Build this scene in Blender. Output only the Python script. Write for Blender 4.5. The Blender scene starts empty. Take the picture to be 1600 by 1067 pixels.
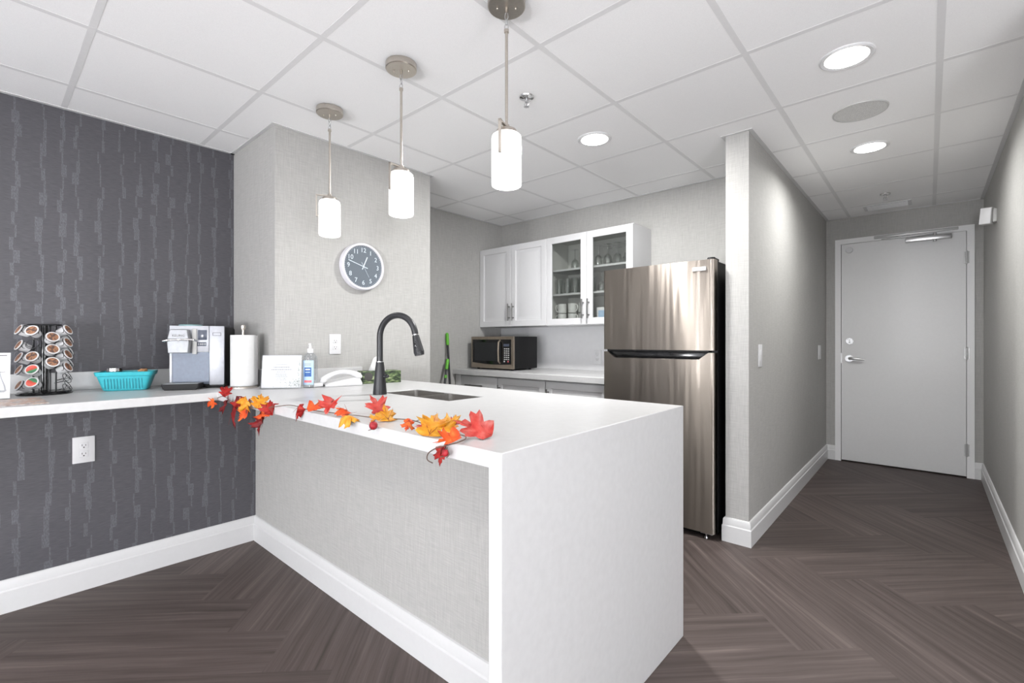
import bpy, bmesh, math, random
from mathutils import Vector, Matrix
RND = random.Random(11)
PI = math.pi
DAY, DL, DLK, DLC, DLD, PE = 4.2, 2.5, 50.0, 3.0, 18.0, 1.0
SC = bpy.context.scene
COL = SC.collection

# ------------------------------------------------------------------ materials
def lin(c):
    return tuple(((x/255.0)/12.92 if x/255.0 <= .04045 else ((x/255.0+.055)/1.055)**2.4) for x in c)

class N:
    """small node-tree helper"""
    def __init__(s, name):
        s.m = bpy.data.materials.new(name); s.m.use_nodes = True
        s.t = s.m.node_tree; s.t.nodes.clear()
        s.out = s.t.nodes.new('ShaderNodeOutputMaterial')
    def n(s, typ, **kw):
        x = s.t.nodes.new(typ)
        for k, v in kw.items(): setattr(x, k, v)
        return x
    def l(s, a, b): s.t.links.new(a, b)
    def put(s, inp, v):
        if isinstance(v, bpy.types.NodeSocket): s.l(v, inp)
        else: inp.default_value = v
    def math(s, op, a, b=None, c=None):
        x = s.n('ShaderNodeMath', operation=op)
        s.put(x.inputs[0], a)
        if b is not None: s.put(x.inputs[1], b)
        if c is not None: s.put(x.inputs[2], c)
        return x.outputs[0]
    def xyz(s, x, y, z):
        c = s.n('ShaderNodeCombineXYZ')
        s.put(c.inputs[0], x); s.put(c.inputs[1], y); s.put(c.inputs[2], z)
        return c.outputs[0]
    def pos(s):
        g = s.n('ShaderNodeNewGeometry'); p = s.n('ShaderNodeSeparateXYZ'); s.l(g.outputs['Position'], p.inputs[0])
        return p.outputs
    def noise(s, vec, scale=1.0, detail=3.0, rough=.5):
        x = s.n('ShaderNodeTexNoise'); s.put(x.inputs['Vector'], vec)
        x.inputs['Scale'].default_value = scale; x.inputs['Detail'].default_value = detail; x.inputs['Roughness'].default_value = rough
        return x.outputs['Fac']
    def ramp(s, fac, stops):
        x = s.n('ShaderNodeValToRGB'); s.l(fac, x.inputs[0])
        e = x.color_ramp.elements
        while len(e) < len(stops): e.new(.5)
        for i, (p, c) in enumerate(stops):
            e[i].position = p; e[i].color = (*lin(c), 1)
        return x.outputs[0]
    def mix(s, fac, a, b):
        x = s.n('ShaderNodeMix', data_type='RGBA'); s.put(x.inputs[0], fac); s.put(x.inputs[6], a); s.put(x.inputs[7], b)
        return x.outputs[2]
    def bump(s, h, strength=.2, dist=.002):
        x = s.n('ShaderNodeBump'); s.l(h, x.inputs['Height']); x.inputs['Strength'].default_value = strength; x.inputs['Distance'].default_value = dist
        return x.outputs[0]
    def bsdf(s, color, rough=.5, metal=0.0, spec=.5, normal=None, **kw):
        b = s.n('ShaderNodeBsdfPrincipled')
        s.put(b.inputs['Base Color'], color if isinstance(color, bpy.types.NodeSocket) else (*lin(color), 1))
        s.put(b.inputs['Roughness'], rough); s.put(b.inputs['Metallic'], metal); s.put(b.inputs['Specular IOR Level'], spec)
        if normal is not None: s.l(normal, b.inputs['Normal'])
        for k, v in kw.items(): s.put(b.inputs[k], v)
        s.l(b.outputs[0], s.out.inputs[0]); s.b = b
        return s.m

def plain(name, rgb, rough=.5, metal=0.0, spec=.5, grain=0.02, gscale=60, **kw):
    k = N(name)
    p = k.n('ShaderNodeTexCoord').outputs['Object']
    f = k.noise(p, gscale, 2)
    lo = tuple(max(0, c*(1-grain)) for c in rgb); hi = tuple(min(255, c*(1+grain)) for c in rgb)
    return k.bsdf(k.ramp(f, [(.3, lo), (.7, hi)]), rough, metal, spec, **kw)

def emis(name, rgb, strength):
    k = N(name); e = k.n('ShaderNodeEmission'); e.inputs[0].default_value = (*lin(rgb), 1); e.inputs[1].default_value = strength
    k.l(e.outputs[0], k.out.inputs[0]); return k.m

MT = {}
def linen(name, a, b, bs=.25):
    k = N(name); p = k.pos(); h = k.math('ADD', p[0], p[1])
    n1 = k.noise(k.xyz(k.math('MULTIPLY', h, 14), 3.1, k.math('MULTIPLY', p[2], 330)), 1, 3)
    n2 = k.noise(k.xyz(k.math('MULTIPLY', h, 330), 7.7, k.math('MULTIPLY', p[2], 14)), 1, 3)
    f = k.math('MULTIPLY', k.math('ADD', n1, n2), .5)
    return k.bsdf(k.ramp(f, [(.34, a), (.66, b)]), .75, 0, .2, k.bump(f, bs, .003))
MT['linen'] = linen('linen_wallpaper', (161, 160, 157), (180, 179, 176))

def dark_paper():
    k = N('dark_wallpaper'); p = k.pos()
    y = k.math('DIVIDE', p[1], .078); cy = k.math('FLOOR', y); fy = k.math('SUBTRACT', y, cy)
    w0 = k.n('ShaderNodeTexWhiteNoise', noise_dimensions='1D'); k.l(cy, w0.inputs['W'])
    z = k.math('ADD', k.math('DIVIDE', p[2], .062), k.math('MULTIPLY', w0.outputs['Value'], 7.0))
    cz = k.math('FLOOR', z)
    w = k.n('ShaderNodeTexWhiteNoise', noise_dimensions='2D'); k.l(k.xyz(cy, cz, 0), w.inputs['Vector'])
    sp = k.n('ShaderNodeSeparateColor'); k.l(w.outputs['Color'], sp.inputs[0])
    cen = k.math('ADD', k.math('MULTIPLY', k.math('SUBTRACT', sp.outputs[0], .5), .34), k.math('ADD', .36, k.math('MULTIPLY', w0.outputs['Value'], .28)))
    wid = k.math('ADD', .035, k.math('MULTIPLY', k.math('POWER', sp.outputs[1], 2.0), .15))
    mask = k.math('LESS_THAN', k.math('ABSOLUTE', k.math('SUBTRACT', fy, cen)), wid)
    thr = k.noise(k.xyz(5.1, k.math('MULTIPLY', p[1], 30), k.math('MULTIPLY', p[2], 420)), 1, 3)
    thr2 = k.noise(k.xyz(2.1, k.math('MULTIPLY', p[1], 260), k.math('MULTIPLY', p[2], 90)), 1, 4)
    base = k.ramp(thr, [(.3, (67, 66, 70)), (.7, (82, 81, 86))])
    strip = k.ramp(thr2, [(.3, (75, 75, 80)), (.7, (101, 101, 107))])
    col = k.mix(mask, base, strip)
    hgt = k.math('ADD', k.math('MULTIPLY', thr, .35), k.math('MULTIPLY', mask, k.math('ADD', .3, k.math('MULTIPLY', thr2, 1.3))))
    rough = k.math('SUBTRACT', .46, k.math('MULTIPLY', mask, .16))
    return k.bsdf(col, rough, 0, .5, k.bump(hgt, .8, .0018))
MT['darkpaper'] = dark_paper()

def floor_mat():
    k = N('herringbone_vinyl')
    uv = k.n('ShaderNodeUVMap'); uv.uv_map = 'plank_uv'
    s = k.n('ShaderNodeSeparateXYZ'); k.l(uv.outputs[0], s.inputs[0])
    a = k.n('ShaderNodeAttribute'); a.attribute_name = 'plank_tone'
    t = k.n('ShaderNodeSeparateColor'); k.l(a.outputs['Color'], t.inputs[0])
    off = k.math('MULTIPLY', t.outputs[0], 40.0)
    wob = k.math('MULTIPLY', k.noise(k.xyz(k.math('MULTIPLY', s.outputs[0], 2.2), k.math('MULTIPLY', s.outputs[1], 5), off), 1, 2), .035)
    v = k.math('ADD', s.outputs[1], wob)
    g1 = k.noise(k.xyz(k.math('ADD', k.math('MULTIPLY', s.outputs[0], 1.1), off), k.math('MULTIPLY', v, 34), off), 1, 5, .62)
    g2 = k.noise(k.xyz(k.math('ADD', k.math('MULTIPLY', s.outputs[0], 2.6), off), k.math('MULTIPLY', v, 150), off), 1, 4, .6)
    f = k.math('ADD', k.math('ADD', k.math('MULTIPLY', g1, .68), k.math('MULTIPLY', g2, .32)), k.math('MULTIPLY', k.math('SUBTRACT', t.outputs[1], .5), .11))
    col = k.ramp(f, [(.28, (56, 49, 46)), (.47, (78, 69, 66)), (.58, (89, 79, 76)), (.74, (112, 101, 97))])
    return k.bsdf(col, .5, 0, .22, k.bump(f, .12, .001))
MT['floor'] = floor_mat()
MT['tile'] = plain('ceiling_tile', (247, 247, 247), .9, 0, .1, .012, 300)
MT['tbar'] = plain('ceiling_bar', (226, 226, 226), .6, 0, .3, .005)
MT['quartz'] = plain('white_quartz', (199, 199, 199), .28, 0, .45, .012, 40)
MT['trim'] = plain('white_trim', (208, 208, 208), .4, 0, .4, .005)
MT['cab'] = plain('cabinet_white', (204, 204, 205), .42, 0, .4, .004)
MT['cabin'] = plain('cabinet_inside', (206, 206, 203), .6, 0, .3, .004)
MT['splash'] = plain('white_splash', (214, 214, 215), .35, 0, .4, .008, 20)
MT['doorp'] = plain('door_paint', (236, 236, 236), .5, 0, .35, .004)
MT['gap'] = plain('dark_gap', (38, 36, 35), .9)
MT['plate'] = plain('white_plastic', (216, 216, 217), .35, 0, .4, .004)
MT['plateg'] = plain('grey_plastic', (186, 186, 184), .45, 0, .4, .004)
MT['slot'] = plain('dark_slot', (70, 68, 66), .6)
MT['nickel'] = plain('brushed_nickel', (196, 189, 180), .28, 1.0, .5, .02, 200)
MT['chrome'] = plain('chrome', (222, 222, 222), .12, 1.0, .5, .01)
MT['satin'] = plain('satin_steel', (205, 205, 206), .3, 1.0, .5, .01)
MT['greyp'] = plain('grey_paint_metal', (178, 178, 177), .35, .35, .5, .01)
MT['handle'] = plain('dark_steel', (120, 119, 117), .3, 1.0, .5, .02)
MT['black'] = plain('matte_black', (30, 31, 34), .38, 0, .5, .05)
MT['gloss'] = plain('gloss_black', (14, 14, 16), .12, 0, .5, .05)
MT['bodyb'] = plain('appliance_black', (13, 13, 14), .55, 0, .3, .1)
MT['rubber'] = plain('black_rubber', (35, 35, 36), .7)
MT['sink'] = plain('sink_steel', (176, 173, 169), .3, .9, .5, .03, 120)
MT['teal'] = plain('teal_plastic', (60, 172, 184), .4, 0, .4, .03)
MT['pteal'] = plain('pale_teal', (168, 205, 208), .4)
MT['silver'] = plain('silver_plastic', (178, 180, 186), .35, .25, .5, .02)
MT['mgrey'] = plain('grey_metal', (136, 138, 141), .36, .25, .5, .03)
MT['bay'] = plain('slate_blue_plastic', (94, 103, 118), .4, .1, .5, .03)
MT['screen'] = plain('dark_screen', (72, 78, 92), .2)
MT['paper'] = plain('white_paper', (232, 232, 233), .8, 0, .2, .01)
MT['tissue'] = plain('tissue_paper', (212, 212, 212), .9, 0, .1, .01)
MT['brown'] = plain('brown_item', (168, 126, 90), .7, 0, .3, .25, 60)
MT['green'] = plain('green_plastic', (92, 170, 48), .4, 0, .4, .04)
MT['ink'] = plain('grey_ink', (158, 160, 164), .8)
MT['inkd'] = plain('dark_ink', (70, 70, 74), .8)
MT['leafink'] = plain('sage_ink', (150, 160, 152), .8, 0, .3, .2, 90)
MT['blue'] = plain('blue_label', (32, 84, 150), .45)
MT['lblue'] = plain('pale_blue_label', (176, 204, 234), .45)
MT['pink'] = plain('red_label', (230, 112, 118), .45)
MT['dial'] = plain('slate_dial', (96, 104, 112), .55, 0, .3, .01)
MT['rimw'] = plain('white_rim', (206, 205, 211), .35)
MT['num'] = plain('silver_numeral', (206, 216, 222), .5)
MT['ceram'] = plain('white_ceramic', (212, 212, 210), .25)
MT['clear'] = None

def thin_glass(name, tint, edge=.35, base=.06):
    k = N(name)
    tr = k.n('ShaderNodeBsdfTransparent'); tr.inputs[0].default_value = (*tint, 1)
    gl = k.n('ShaderNodeBsdfGlossy'); gl.inputs[0].default_value = (.95, .95, .95, 1); gl.inputs[1].default_value = .06
    lw = k.n('ShaderNodeLayerWeight'); lw.inputs[0].default_value = edge
    f = k.math('ADD', k.math('MULTIPLY', lw.outputs['Facing'], .55), base)
    mx = k.n('ShaderNodeMixShader'); k.l(f, mx.inputs[0]); k.l(tr.outputs[0], mx.inputs[1]); k.l(gl.outputs[0], mx.inputs[2])
    k.l(mx.outputs[0], k.out.inputs[0]); return k.m
MT['pane'] = thin_glass('cabinet_pane_glass', (.84, .85, .84), .1, .04)
MT['glass'] = thin_glass('drinking_glass', (.93, .94, .935), .5, .07)
MT['acryl'] = thin_glass('clear_acrylic', (.975, .98, .985), .1, .03)
MT['gel'] = thin_glass('clear_bottle', (.92, .94, .96), .3, .10)

def steel():
    k = N('brushed_stainless'); p = k.pos()
    br = k.noise(k.xyz(k.math('MULTIPLY', p[0], 6), k.math('MULTIPLY', p[1], 6), k.math('MULTIPLY', p[2], 700)), 1, 2)
    wav = k.noise(k.xyz(k.math('MULTIPLY', p[0], 9.5), 2.3, k.math('MULTIPLY', p[2], .8)), 1, 2)
    b1 = k.bump(wav, .6, .012)
    b2 = k.n('ShaderNodeBump'); k.l(br, b2.inputs['Height']); b2.inputs['Strength'].default_value = .08; b2.inputs['Distance'].default_value = .0006
    k.l(b1, b2.inputs['Normal'])
    tg = k.n('ShaderNodeTangent', direction_type='RADIAL', axis='Z')
    m = k.bsdf((152, 144, 136), .34, 1.0, .5, b2.outputs[0], **{'Anisotropic': .95, 'Anisotropic Rotation': .25})
    k.l(tg.outputs[0], k.b.inputs['Tangent'])
    return m
MT['steel'] = steel()
MT['msteel'] = plain('microwave_steel', (160, 148, 134), .3, .9, .5, .03, 40)

def leafmat(name, a, b, c):
    k = N(name); p = k.n('ShaderNodeTexCoord').outputs['Object']
    f = k.noise(p, 42, 3)
    return k.bsdf(k.ramp(f, [(.3, a), (.52, b), (.72, c)]), .6, 0, .3)
LEAF = {'red': leafmat('leaf_red', (121, 12, 11), (149, 26, 22), (165, 56, 47)),
        'darkred': leafmat('leaf_dark_red', (83, 6, 11), (107, 11, 15), (128, 23, 23)),
        'orange': leafmat('leaf_orange', (188, 58, 15), (204, 79, 29), (209, 112, 52)),
        'gold': leafmat('leaf_gold', (181, 107, 10), (198, 137, 31), (207, 161, 75)),
        'coral': leafmat('leaf_coral', (166, 38, 32), (179, 67, 59), (185, 96, 87))}
MT['vine'] = plain('brown_vine', (92, 74, 64), .7)
MT['vein'] = plain('leaf_vein', (120, 36, 26), .7)
MT['bud'] = plain('berry_red', (138, 26, 34), .5, 0, .4, .2, 80)

def lidmat(name, stops, sc):
    k = N(name); p = k.n('ShaderNodeTexCoord').outputs['Object']
    mp = k.n('ShaderNodeMapping'); k.l(p, mp.inputs[0]); mp.inputs['Scale'].default_value = (1, .55, 1)
    f = k.noise(mp.outputs[0], sc, 2.5, .6)
    return k.bsdf(k.ramp(f, stops), .5, 0, .3)
MT['lidbrown'] = lidmat('pod_lid_brown', [(.34, (60, 58, 66)), (.45, (104, 78, 66)), (.55, (168, 120, 88)), (.68, (78, 68, 66))], 62)
def lidgreen():
    k = N('pod_lid_green'); p = k.n('ShaderNodeTexCoord').outputs['Object']; s = k.n('ShaderNodeSeparateXYZ'); k.l(p, s.inputs[0])
    w = k.math('ADD', s.outputs[1], k.math('MULTIPLY', k.noise(p, 160, 2), .008))
    f = k.math('MULTIPLY_ADD', w, 22.0, .5)
    return k.bsdf(k.ramp(f, [(.1, (60, 92, 74)), (.45, (66, 140, 96)), (.58, (216, 76, 62)), (.85, (226, 110, 96))]), .5)
MT['lidgreen'] = lidgreen()
def photo_print():
    k = N('plant_photo_print'); p = k.n('ShaderNodeTexCoord').outputs['Object']
    mp = k.n('ShaderNodeMapping'); k.l(p, mp.inputs[0]); mp.inputs['Rotation'].default_value = (.7, .2, .4); mp.inputs['Scale'].default_value = (24, 40, 70)
    f = k.noise(mp.outputs[0], 1.0, 3, .55)
    return k.bsdf(k.ramp(f, [(.36, (20, 26, 20)), (.47, (48, 64, 42)), (.57, (98, 116, 74)), (.70, (168, 176, 140))]), .45)
MT['print'] = photo_print()
def brochure():
    k = N('brochure_print'); p = k.n('ShaderNodeTexCoord').outputs['Object']
    f = k.noise(p, 16, 4, .65)
    return k.bsdf(k.ramp(f, [(.34, (112, 96, 92)), (.45, (206, 200, 198)), (.53, (196, 156, 128)), (.6, (222, 218, 214)), (.7, (150, 110, 96))]), .5)
MT['brochure'] = brochure()
MT['lens'] = emis('downlight_lens', (255, 253, 248), 9.0)
MT['day'] = emis('added_pane_glow', (248, 250, 255), DAY)  # glow of the unseen window panes, added to brighten the room
GL = [emis('added_fill_globe', (250, 251, 255), e) for e in (160.0, 36.0, 53.0, 118.0)]  # glow of the added fill globes, one strength each
def shade():
    k = N('lit_opal_glass')
    return k.bsdf((250, 250, 250), .25, 0, .4, **{'Emission Color': (1.0, .985, .96, 1), 'Emission Strength': 1.8})
MT['opal'] = shade()
def speaker_mat():
    k = N('speaker_mesh'); p = k.n('ShaderNodeTexCoord').outputs['Object']
    v = k.n('ShaderNodeTexVoronoi'); k.l(p, v.inputs['Vector']); v.inputs['Scale'].default_value = 260
    return k.bsdf(k.ramp(v.outputs['Distance'], [(.2, (186, 186, 184)), (.6, (216, 216, 214))]), .5)
MT['spk'] = speaker_mat()

# ------------------------------------------------------------------ geometry
class G:
    def __init__(s): s.b = bmesh.new()
    def _xf(s, vs, M):
        if M is not None: bmesh.ops.transform(s.b, matrix=M, verts=vs)
    def box(s, x0, x1, y0, y1, z0, z1, bev=0, M=None, seg=2):
        r = bmesh.ops.create_cube(s.b, size=1); vs = r['verts']
        for v in vs: v.co = Vector((x0+(v.co.x+.5)*(x1-x0), y0+(v.co.y+.5)*(y1-y0), z0+(v.co.z+.5)*(z1-z0)))
        if bev:
            es = list({e for v in vs for e in v.link_edges})
            q = bmesh.ops.bevel(s.b, geom=es, offset=bev, segments=seg, profile=.5, affect='EDGES')
            vs = list({v for f in q['faces'] for v in f.verts})
            if M is not None:
                allv = set(vs); stack = list(vs)
                while stack:
                    v = stack.pop()
                    for e in v.link_edges:
                        o = e.other_vert(v)
                        if o not in allv: allv.add(o); stack.append(o)
                vs = list(allv)
        s._xf(vs, M); return s
    def lathe(s, prof, c=(0, 0, 0), n=32, M=None):
        rings = []; vs = []
        for r, z in prof:
            if r < 1e-6:
                v = s.b.verts.new((c[0], c[1], c[2]+z)); rings.append([v]); vs.append(v)
            else:
                ring = [s.b.verts.new((c[0]+r*math.cos(2*PI*i/n), c[1]+r*math.sin(2*PI*i/n), c[2]+z)) for i in range(n)]
                rings.append(ring); vs += ring
        for a, b in zip(rings, rings[1:]):
            for i in range(n):
                j = (i+1) % n
                if len(a) == 1 and len(b) == 1: continue
                if len(a) == 1: s.b.faces.new((a[0], b[j], b[i]))
                elif len(b) == 1: s.b.faces.new((a[i], a[j], b[0]))
                else: s.b.faces.new((a[i], a[j], b[j], b[i]))
        s._xf(vs, M); return s
    def cyl(s, p0, p1, r0, r1=None, n=20):
        r1 = r0 if r1 is None else r1
        p0 = Vector(p0); p1 = Vector(p1); d = p1-p0; L = d.length
        M = Matrix.Translation(p0) @ d.to_track_quat('Z', 'Y').to_matrix().to_4x4()
        return s.lathe([(0, 0), (r0, 0), (r1, L), (0, L)], (0, 0, 0), n, M)
    def tube(s, pts, r, n=10, closed=False):
        pts = [Vector(p) for p in pts]; m = len(pts)
        rs = r if isinstance(r, (list, tuple)) else [r]*m
        rings = []; up = None
        for i, p in enumerate(pts):
            if closed: t = (pts[(i+1) % m]-pts[i-1]).normalized()
            else: t = (pts[min(i+1, m-1)]-pts[max(i-1, 0)]).normalized()
            if up is None:
                up = t.orthogonal().normalized()
            up = (up-t*up.dot(t))
            up = up.normalized() if up.length > 1e-6 else t.orthogonal().normalized()
            w = t.cross(up)
            rings.append([s.b.verts.new(p+(up*math.cos(2*PI*k/n)+w*math.sin(2*PI*k/n))*rs[i]) for k in range(n)])
        prs = list(zip(rings, rings[1:]))
        if closed: prs.append((rings[-1], rings[0]))
        for a, b in prs:
            for k in range(n):
                j = (k+1) % n; s.b.faces.new((a[k], a[j], b[j], b[k]))
        if not closed:
            s.b.faces.new(rings[0][::-1]); s.b.faces.new(rings[-1])
        return s
    def prism(s, poly, h, M=None):
        a = [s.b.verts.new((x, y, 0)) for x, y in poly]; b = [s.b.verts.new((x, y, h)) for x, y in poly]
        n = len(poly)
        s.b.faces.new(a[::-1]); s.b.faces.new(b)
        for i in range(n):
            j = (i+1) % n; s.b.faces.new((a[i], a[j], b[j], b[i]))
        s._xf(a+b, M); return s
    def sphere(s, c, r, n=16, sc=(1, 1, 1), M=None):
        q = bmesh.ops.create_uvsphere(s.b, u_segments=n, v_segments=max(6, n//2), radius=r); vs = q['verts']
        for v in vs: v.co = Vector((v.co.x*sc[0]+c[0], v.co.y*sc[1]+c[1], v.co.z*sc[2]+c[2]))
        s._xf(vs, M); return s
    def text(s, body, size, M, depth=.0006, align='CENTER', squash=1.0):
        cu = bpy.data.curves.new('t', 'FONT'); cu.body = body; cu.size = size; cu.align_x = align; cu.align_y = 'CENTER'; cu.extrude = depth; cu.resolution_u = 3
        ob = bpy.data.objects.new('t', cu); COL.objects.link(ob)
        dg = bpy.context.evaluated_depsgraph_get(); me = bpy.data.meshes.new_from_object(ob.evaluated_get(dg))
        me.transform(M @ Matrix.Diagonal((squash, 1, 1, 1)))
        s.b.from_mesh(me)
        bpy.data.objects.remove(ob); bpy.data.curves.remove(cu); bpy.data.meshes.remove(me)
        return s
    def profile_rect(s, x0, x1, z0, z1, y, prof, hole=False, back=.018):
        """front face at y (towards -y) made of nested rectangles (inset, depth behind y)."""
        loops = []
        for i, d in prof:
            loops.append([s.b.verts.new(q) for q in ((x0+i, y+d, z0+i), (x1-i, y+d, z0+i), (x1-i, y+d, z1-i), (x0+i, y+d, z1-i))])
        bk = [s.b.verts.new(q) for q in ((x0, y+back, z0), (x1, y+back, z0), (x1, y+back, z1), (x0, y+back, z1))]
        if hole:
            i = prof[-1][0]
            loops.append([s.b.verts.new(q) for q in ((x0+i, y+back, z0+i), (x1-i, y+back, z0+i), (x1-i, y+back, z1-i), (x0+i, y+back, z1-i))])
        for a, b in zip(loops, loops[1:]):
            for k in range(4): j = (k+1) % 4; s.b.faces.new((a[k], a[j], b[j], b[k]))
        a = loops[0]
        for k in range(4): j = (k+1) % 4; s.b.faces.new((bk[k], bk[j], a[j], a[k]))
        if hole:
            a = loops[-1]
            for k in range(4): j = (k+1) % 4; s.b.faces.new((a[k], a[j], bk[j], bk[k]))
        else:
            s.b.faces.new(loops[-1]); s.b.faces.new(bk[::-1])
        return s
    def build(s, name, mat, parent=None, w=False, ang=35, bevel=0, world_root=None):
        bmesh.ops.recalc_face_normals(s.b, faces=s.b.faces[:])
        if w and parent is not None:
            r = parent
            while r.parent: r = r.parent
            bmesh.ops.translate(s.b, vec=-r.location, verts=s.b.verts[:])
        me = bpy.data.meshes.new(name); s.b.to_mesh(me); s.b.free()
        for p in me.polygons: p.use_smooth = True
        me.set_sharp_from_angle(angle=math.radians(ang))
        me.materials.append(MT[mat] if isinstance(mat, str) else mat)
        o = bpy.data.objects.new(name, me); COL.objects.link(o)
        if parent is not None: o.parent = parent
        if bevel:
            m = o.modifiers.new('edge', 'BEVEL'); m.width = bevel; m.segments = 2; m.limit_method = 'ANGLE'; m.angle_limit = math.radians(50); m.harden_normals = False
        return o

def tag(o, label, cat, group=None, kind=None):
    o['label'] = label; o['category'] = cat
    if group: o['group'] = group
    if kind: o['kind'] = kind
    return o
def thing(name, label, cat, loc=(0, 0, 0), rz=0, group=None):
    o = bpy.data.objects.new(name, None); COL.objects.link(o); o.empty_display_size = .05
    o.location = loc; o.rotation_euler = (0, 0, rz)
    return tag(o, label, cat, group)
def copy_tree(o, parent=None):
    c = o.copy(); COL.objects.link(c)
    if parent is not None: c.parent = parent
    for ch in list(KIDS.get(o.name, o.children)): copy_tree(ch, c)
    return c
KIDS = {}
def struct(g, name, mat, label, cat, parent=None, bevel=0):
    o = g.build(name, mat, parent, bevel=bevel)
    tag(o, label, cat, None, 'structure'); return o

def frame_mat(origin, right, up):
    r = Vector(right).normalized(); u = Vector(up).normalized(); n = r.cross(u)
    return Matrix(((r.x, u.x, n.x, origin[0]), (r.y, u.y, n.y, origin[1]), (r.z, u.z, n.z, origin[2]), (0, 0, 0, 1)))

# ------------------------------------------------------------------ room
H = 2.36
XL, XC, XK = -3.335, -2.70, -2.974       # dark wall, column face, knee wall
YB, YD, YR = 3.60, 5.58, -4.6            # kitchen back wall, door wall, rear wall
XRW, XE = .345, 4.0

# floor : one quad per herringbone plank, clipped to the room
def make_floor():
    b = bmesh.new(); uvl = b.loops.layers.uv.new('plank_uv'); cl = b.loops.layers.float_color.new('plank_tone')
    W = .2455; o1, o2 = 1.43, 1.46; c = 2**-.5
    def P(e1, e2): return (c*(e1-e2), c*(e1+e2), 0)
    rr = random.Random(5)
    def quad(u0, u1, v0, v1, along_v):
        pts = [(u0, v0), (u1, v0), (u1, v1), (u0, v1)]
        w = [P(o1+W*u, o2+W*v) for u, v in pts]
        cx = sum(p[0] for p in w)/4; cy = sum(p[1] for p in w)/4
        t = (rr.random(), rr.random(), rr.random(), 1)
        if cx < XL-.8 or cx > XE+.8 or cy < YR-.8 or cy > YD+.8: return
        f = b.faces.new([b.verts.new(p) for p in w])
        for lp, (u, v) in zip(f.loops, pts):
            lp[uvl].uv = ((v*W, u*W) if along_v else (u*W, v*W)); lp[cl] = t
    for i in range(-40, 40):
        for j in range(-40, 40):
            k = (i+j) % 8
            if k == 0: quad(i, i+1, j, j+4, True)
            elif k == 4: quad(i, i+4, j, j+1, False)
    for co, no in (((XL-.1, 0, 0), (-1, 0, 0)), ((XE+.1, 0, 0), (1, 0, 0)), ((0, YR-.1, 0), (0, -1, 0)), ((0, YD+.14, 0), (0, 1, 0))):
        bmesh.ops.bisect_plane(b, geom=b.verts[:]+b.edges[:]+b.faces[:], plane_co=co, plane_no=no, clear_outer=True)
    bmesh.ops.recalc_face_normals(b, faces=b.faces[:])
    for f in b.faces:
        if f.normal.z < 0: f.normal_flip()
    me = bpy.data.meshes.new('floor'); b.to_mesh(me); b.free(); me.materials.append(MT['floor'])
    o = bpy.data.objects.new('floor', me); COL.objects.link(o)
    tag(o, 'dark grey brown herringbone wood-look floor', 'floor', None, 'structure')
make_floor()

g = G(); g.box(XL-.1, XE+.1, YR-.1, YD+.14, H+.0010, H+.06)
ceil = struct(g, 'ceiling', 'tile', 'white suspended tile ceiling of square panels', 'ceiling')
g = G()
k = -6
while True:
    x = .035-.6085*6+.6085*(k+6)
    if x > XE: break
    if x > XL: g.box(x-.012, x+.012, YR, YD, H, H+.003)
    k += 1
y = .283-.609*8
while y < YD:
    if y > YR: g.box(XL, XE, y-.012, y+.012, H+.0002, H+.003)
    y += .609
grid = g.build('suspension_grid', 'tbar', ceil)
g = G()
def edge(x0, x1, y0, y1): g.box(min(x0, x1), max(x0, x1), min(y0, y1), max(y0, y1), H-.002, H+.005)
e = .022
edge(XL, XL+e, YR, 1.076); edge(XL, XC+e, 1.076-e, 1.076); edge(XC, XC+e, 1.076, 2.155); edge(XL, XC+e, 2.155, 2.155+e); edge(XL, XL+e, 2.155, YB)
edge(XL, -.89, YB-e, YB); edge(-.89-e, -.89, 2.89, YB); edge(-.89-e, -.765+e, 2.89-e, 2.89); edge(-.765, -.765+e, 2.89, YD)
edge(-.765, XRW, YD-e, YD); edge(XRW-e, XRW, 2.3, YD)
g.build('wall_angle', 'trim', ceil)

struct(G().box(XL-.12, XL, YR, -3.55, 0, H).box(XL-.12, XL, -3.0, -2.35, 0, H).box(XL-.12, XL, -1.95, -1.12, 0, H).box(XL-.12, XL, -.92, 1.076, 0, H)
       .box(XL-.12, XL, -3.55, -3.0, 0, .25).box(XL-.12, XL, -2.35, -1.95, 0, .25).box(XL-.12, XL, -1.12, -.92, 0, .25)
       .box(XL-.12, XL, -3.55, -3.0, 2.2, H).box(XL-.12, XL, -2.35, -1.95, 2.2, H).box(XL-.12, XL, -1.12, -.92, 2.2, H),
       'wall_left', 'darkpaper', 'charcoal textured wallpaper wall above the coffee counter', 'wall')
struct(G().box(XL, XK, -2.2, 1.076, 0, .869), 'wall_knee', 'darkpaper', 'low charcoal wallpaper wall under the coffee counter', 'wall')
struct(G().box(XL-.12, XC, 1.076, 2.155, 0, H), 'wall_column', 'linen', 'boxed out linen wallpaper column carrying the clock', 'wall')
struct(G().box(XL-.12, XL, 2.155, YB+.12, 0, H), 'wall_recess', 'linen', 'linen wallpaper wall beside the microwave', 'wall')
struct(G().box(XL, -.89, YB, YB+.12, 0, H), 'wall_back', 'linen', 'linen wallpaper wall behind the wall cabinets', 'wall')
struct(G().box(-.89, -.765, 2.89, YD+.12, 0, H), 'wall_corridor', 'linen', 'linen wallpaper partition between fridge and corridor', 'wall')
struct(G().box(-.765, -.645, YD, YD+.12, 0, H).box(.245, XRW+.12, YD, YD+.12, 0, H).box(-.645, .245, YD, YD+.12, 2.108, H),
       'wall_end', 'linen', 'linen wallpaper wall around the corridor door', 'wall')
struct(G().box(XRW, XRW+.12, 2.3, YD, 0, H), 'wall_right', 'linen', 'linen wallpaper wall on the far side of the corridor', 'wall')
struct(G().box(XRW+.12, XE+.12, 2.3, 2.42, 0, H), 'wall_lounge', 'linen', 'linen wallpaper wall of the room beside the corridor', 'wall')
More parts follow.
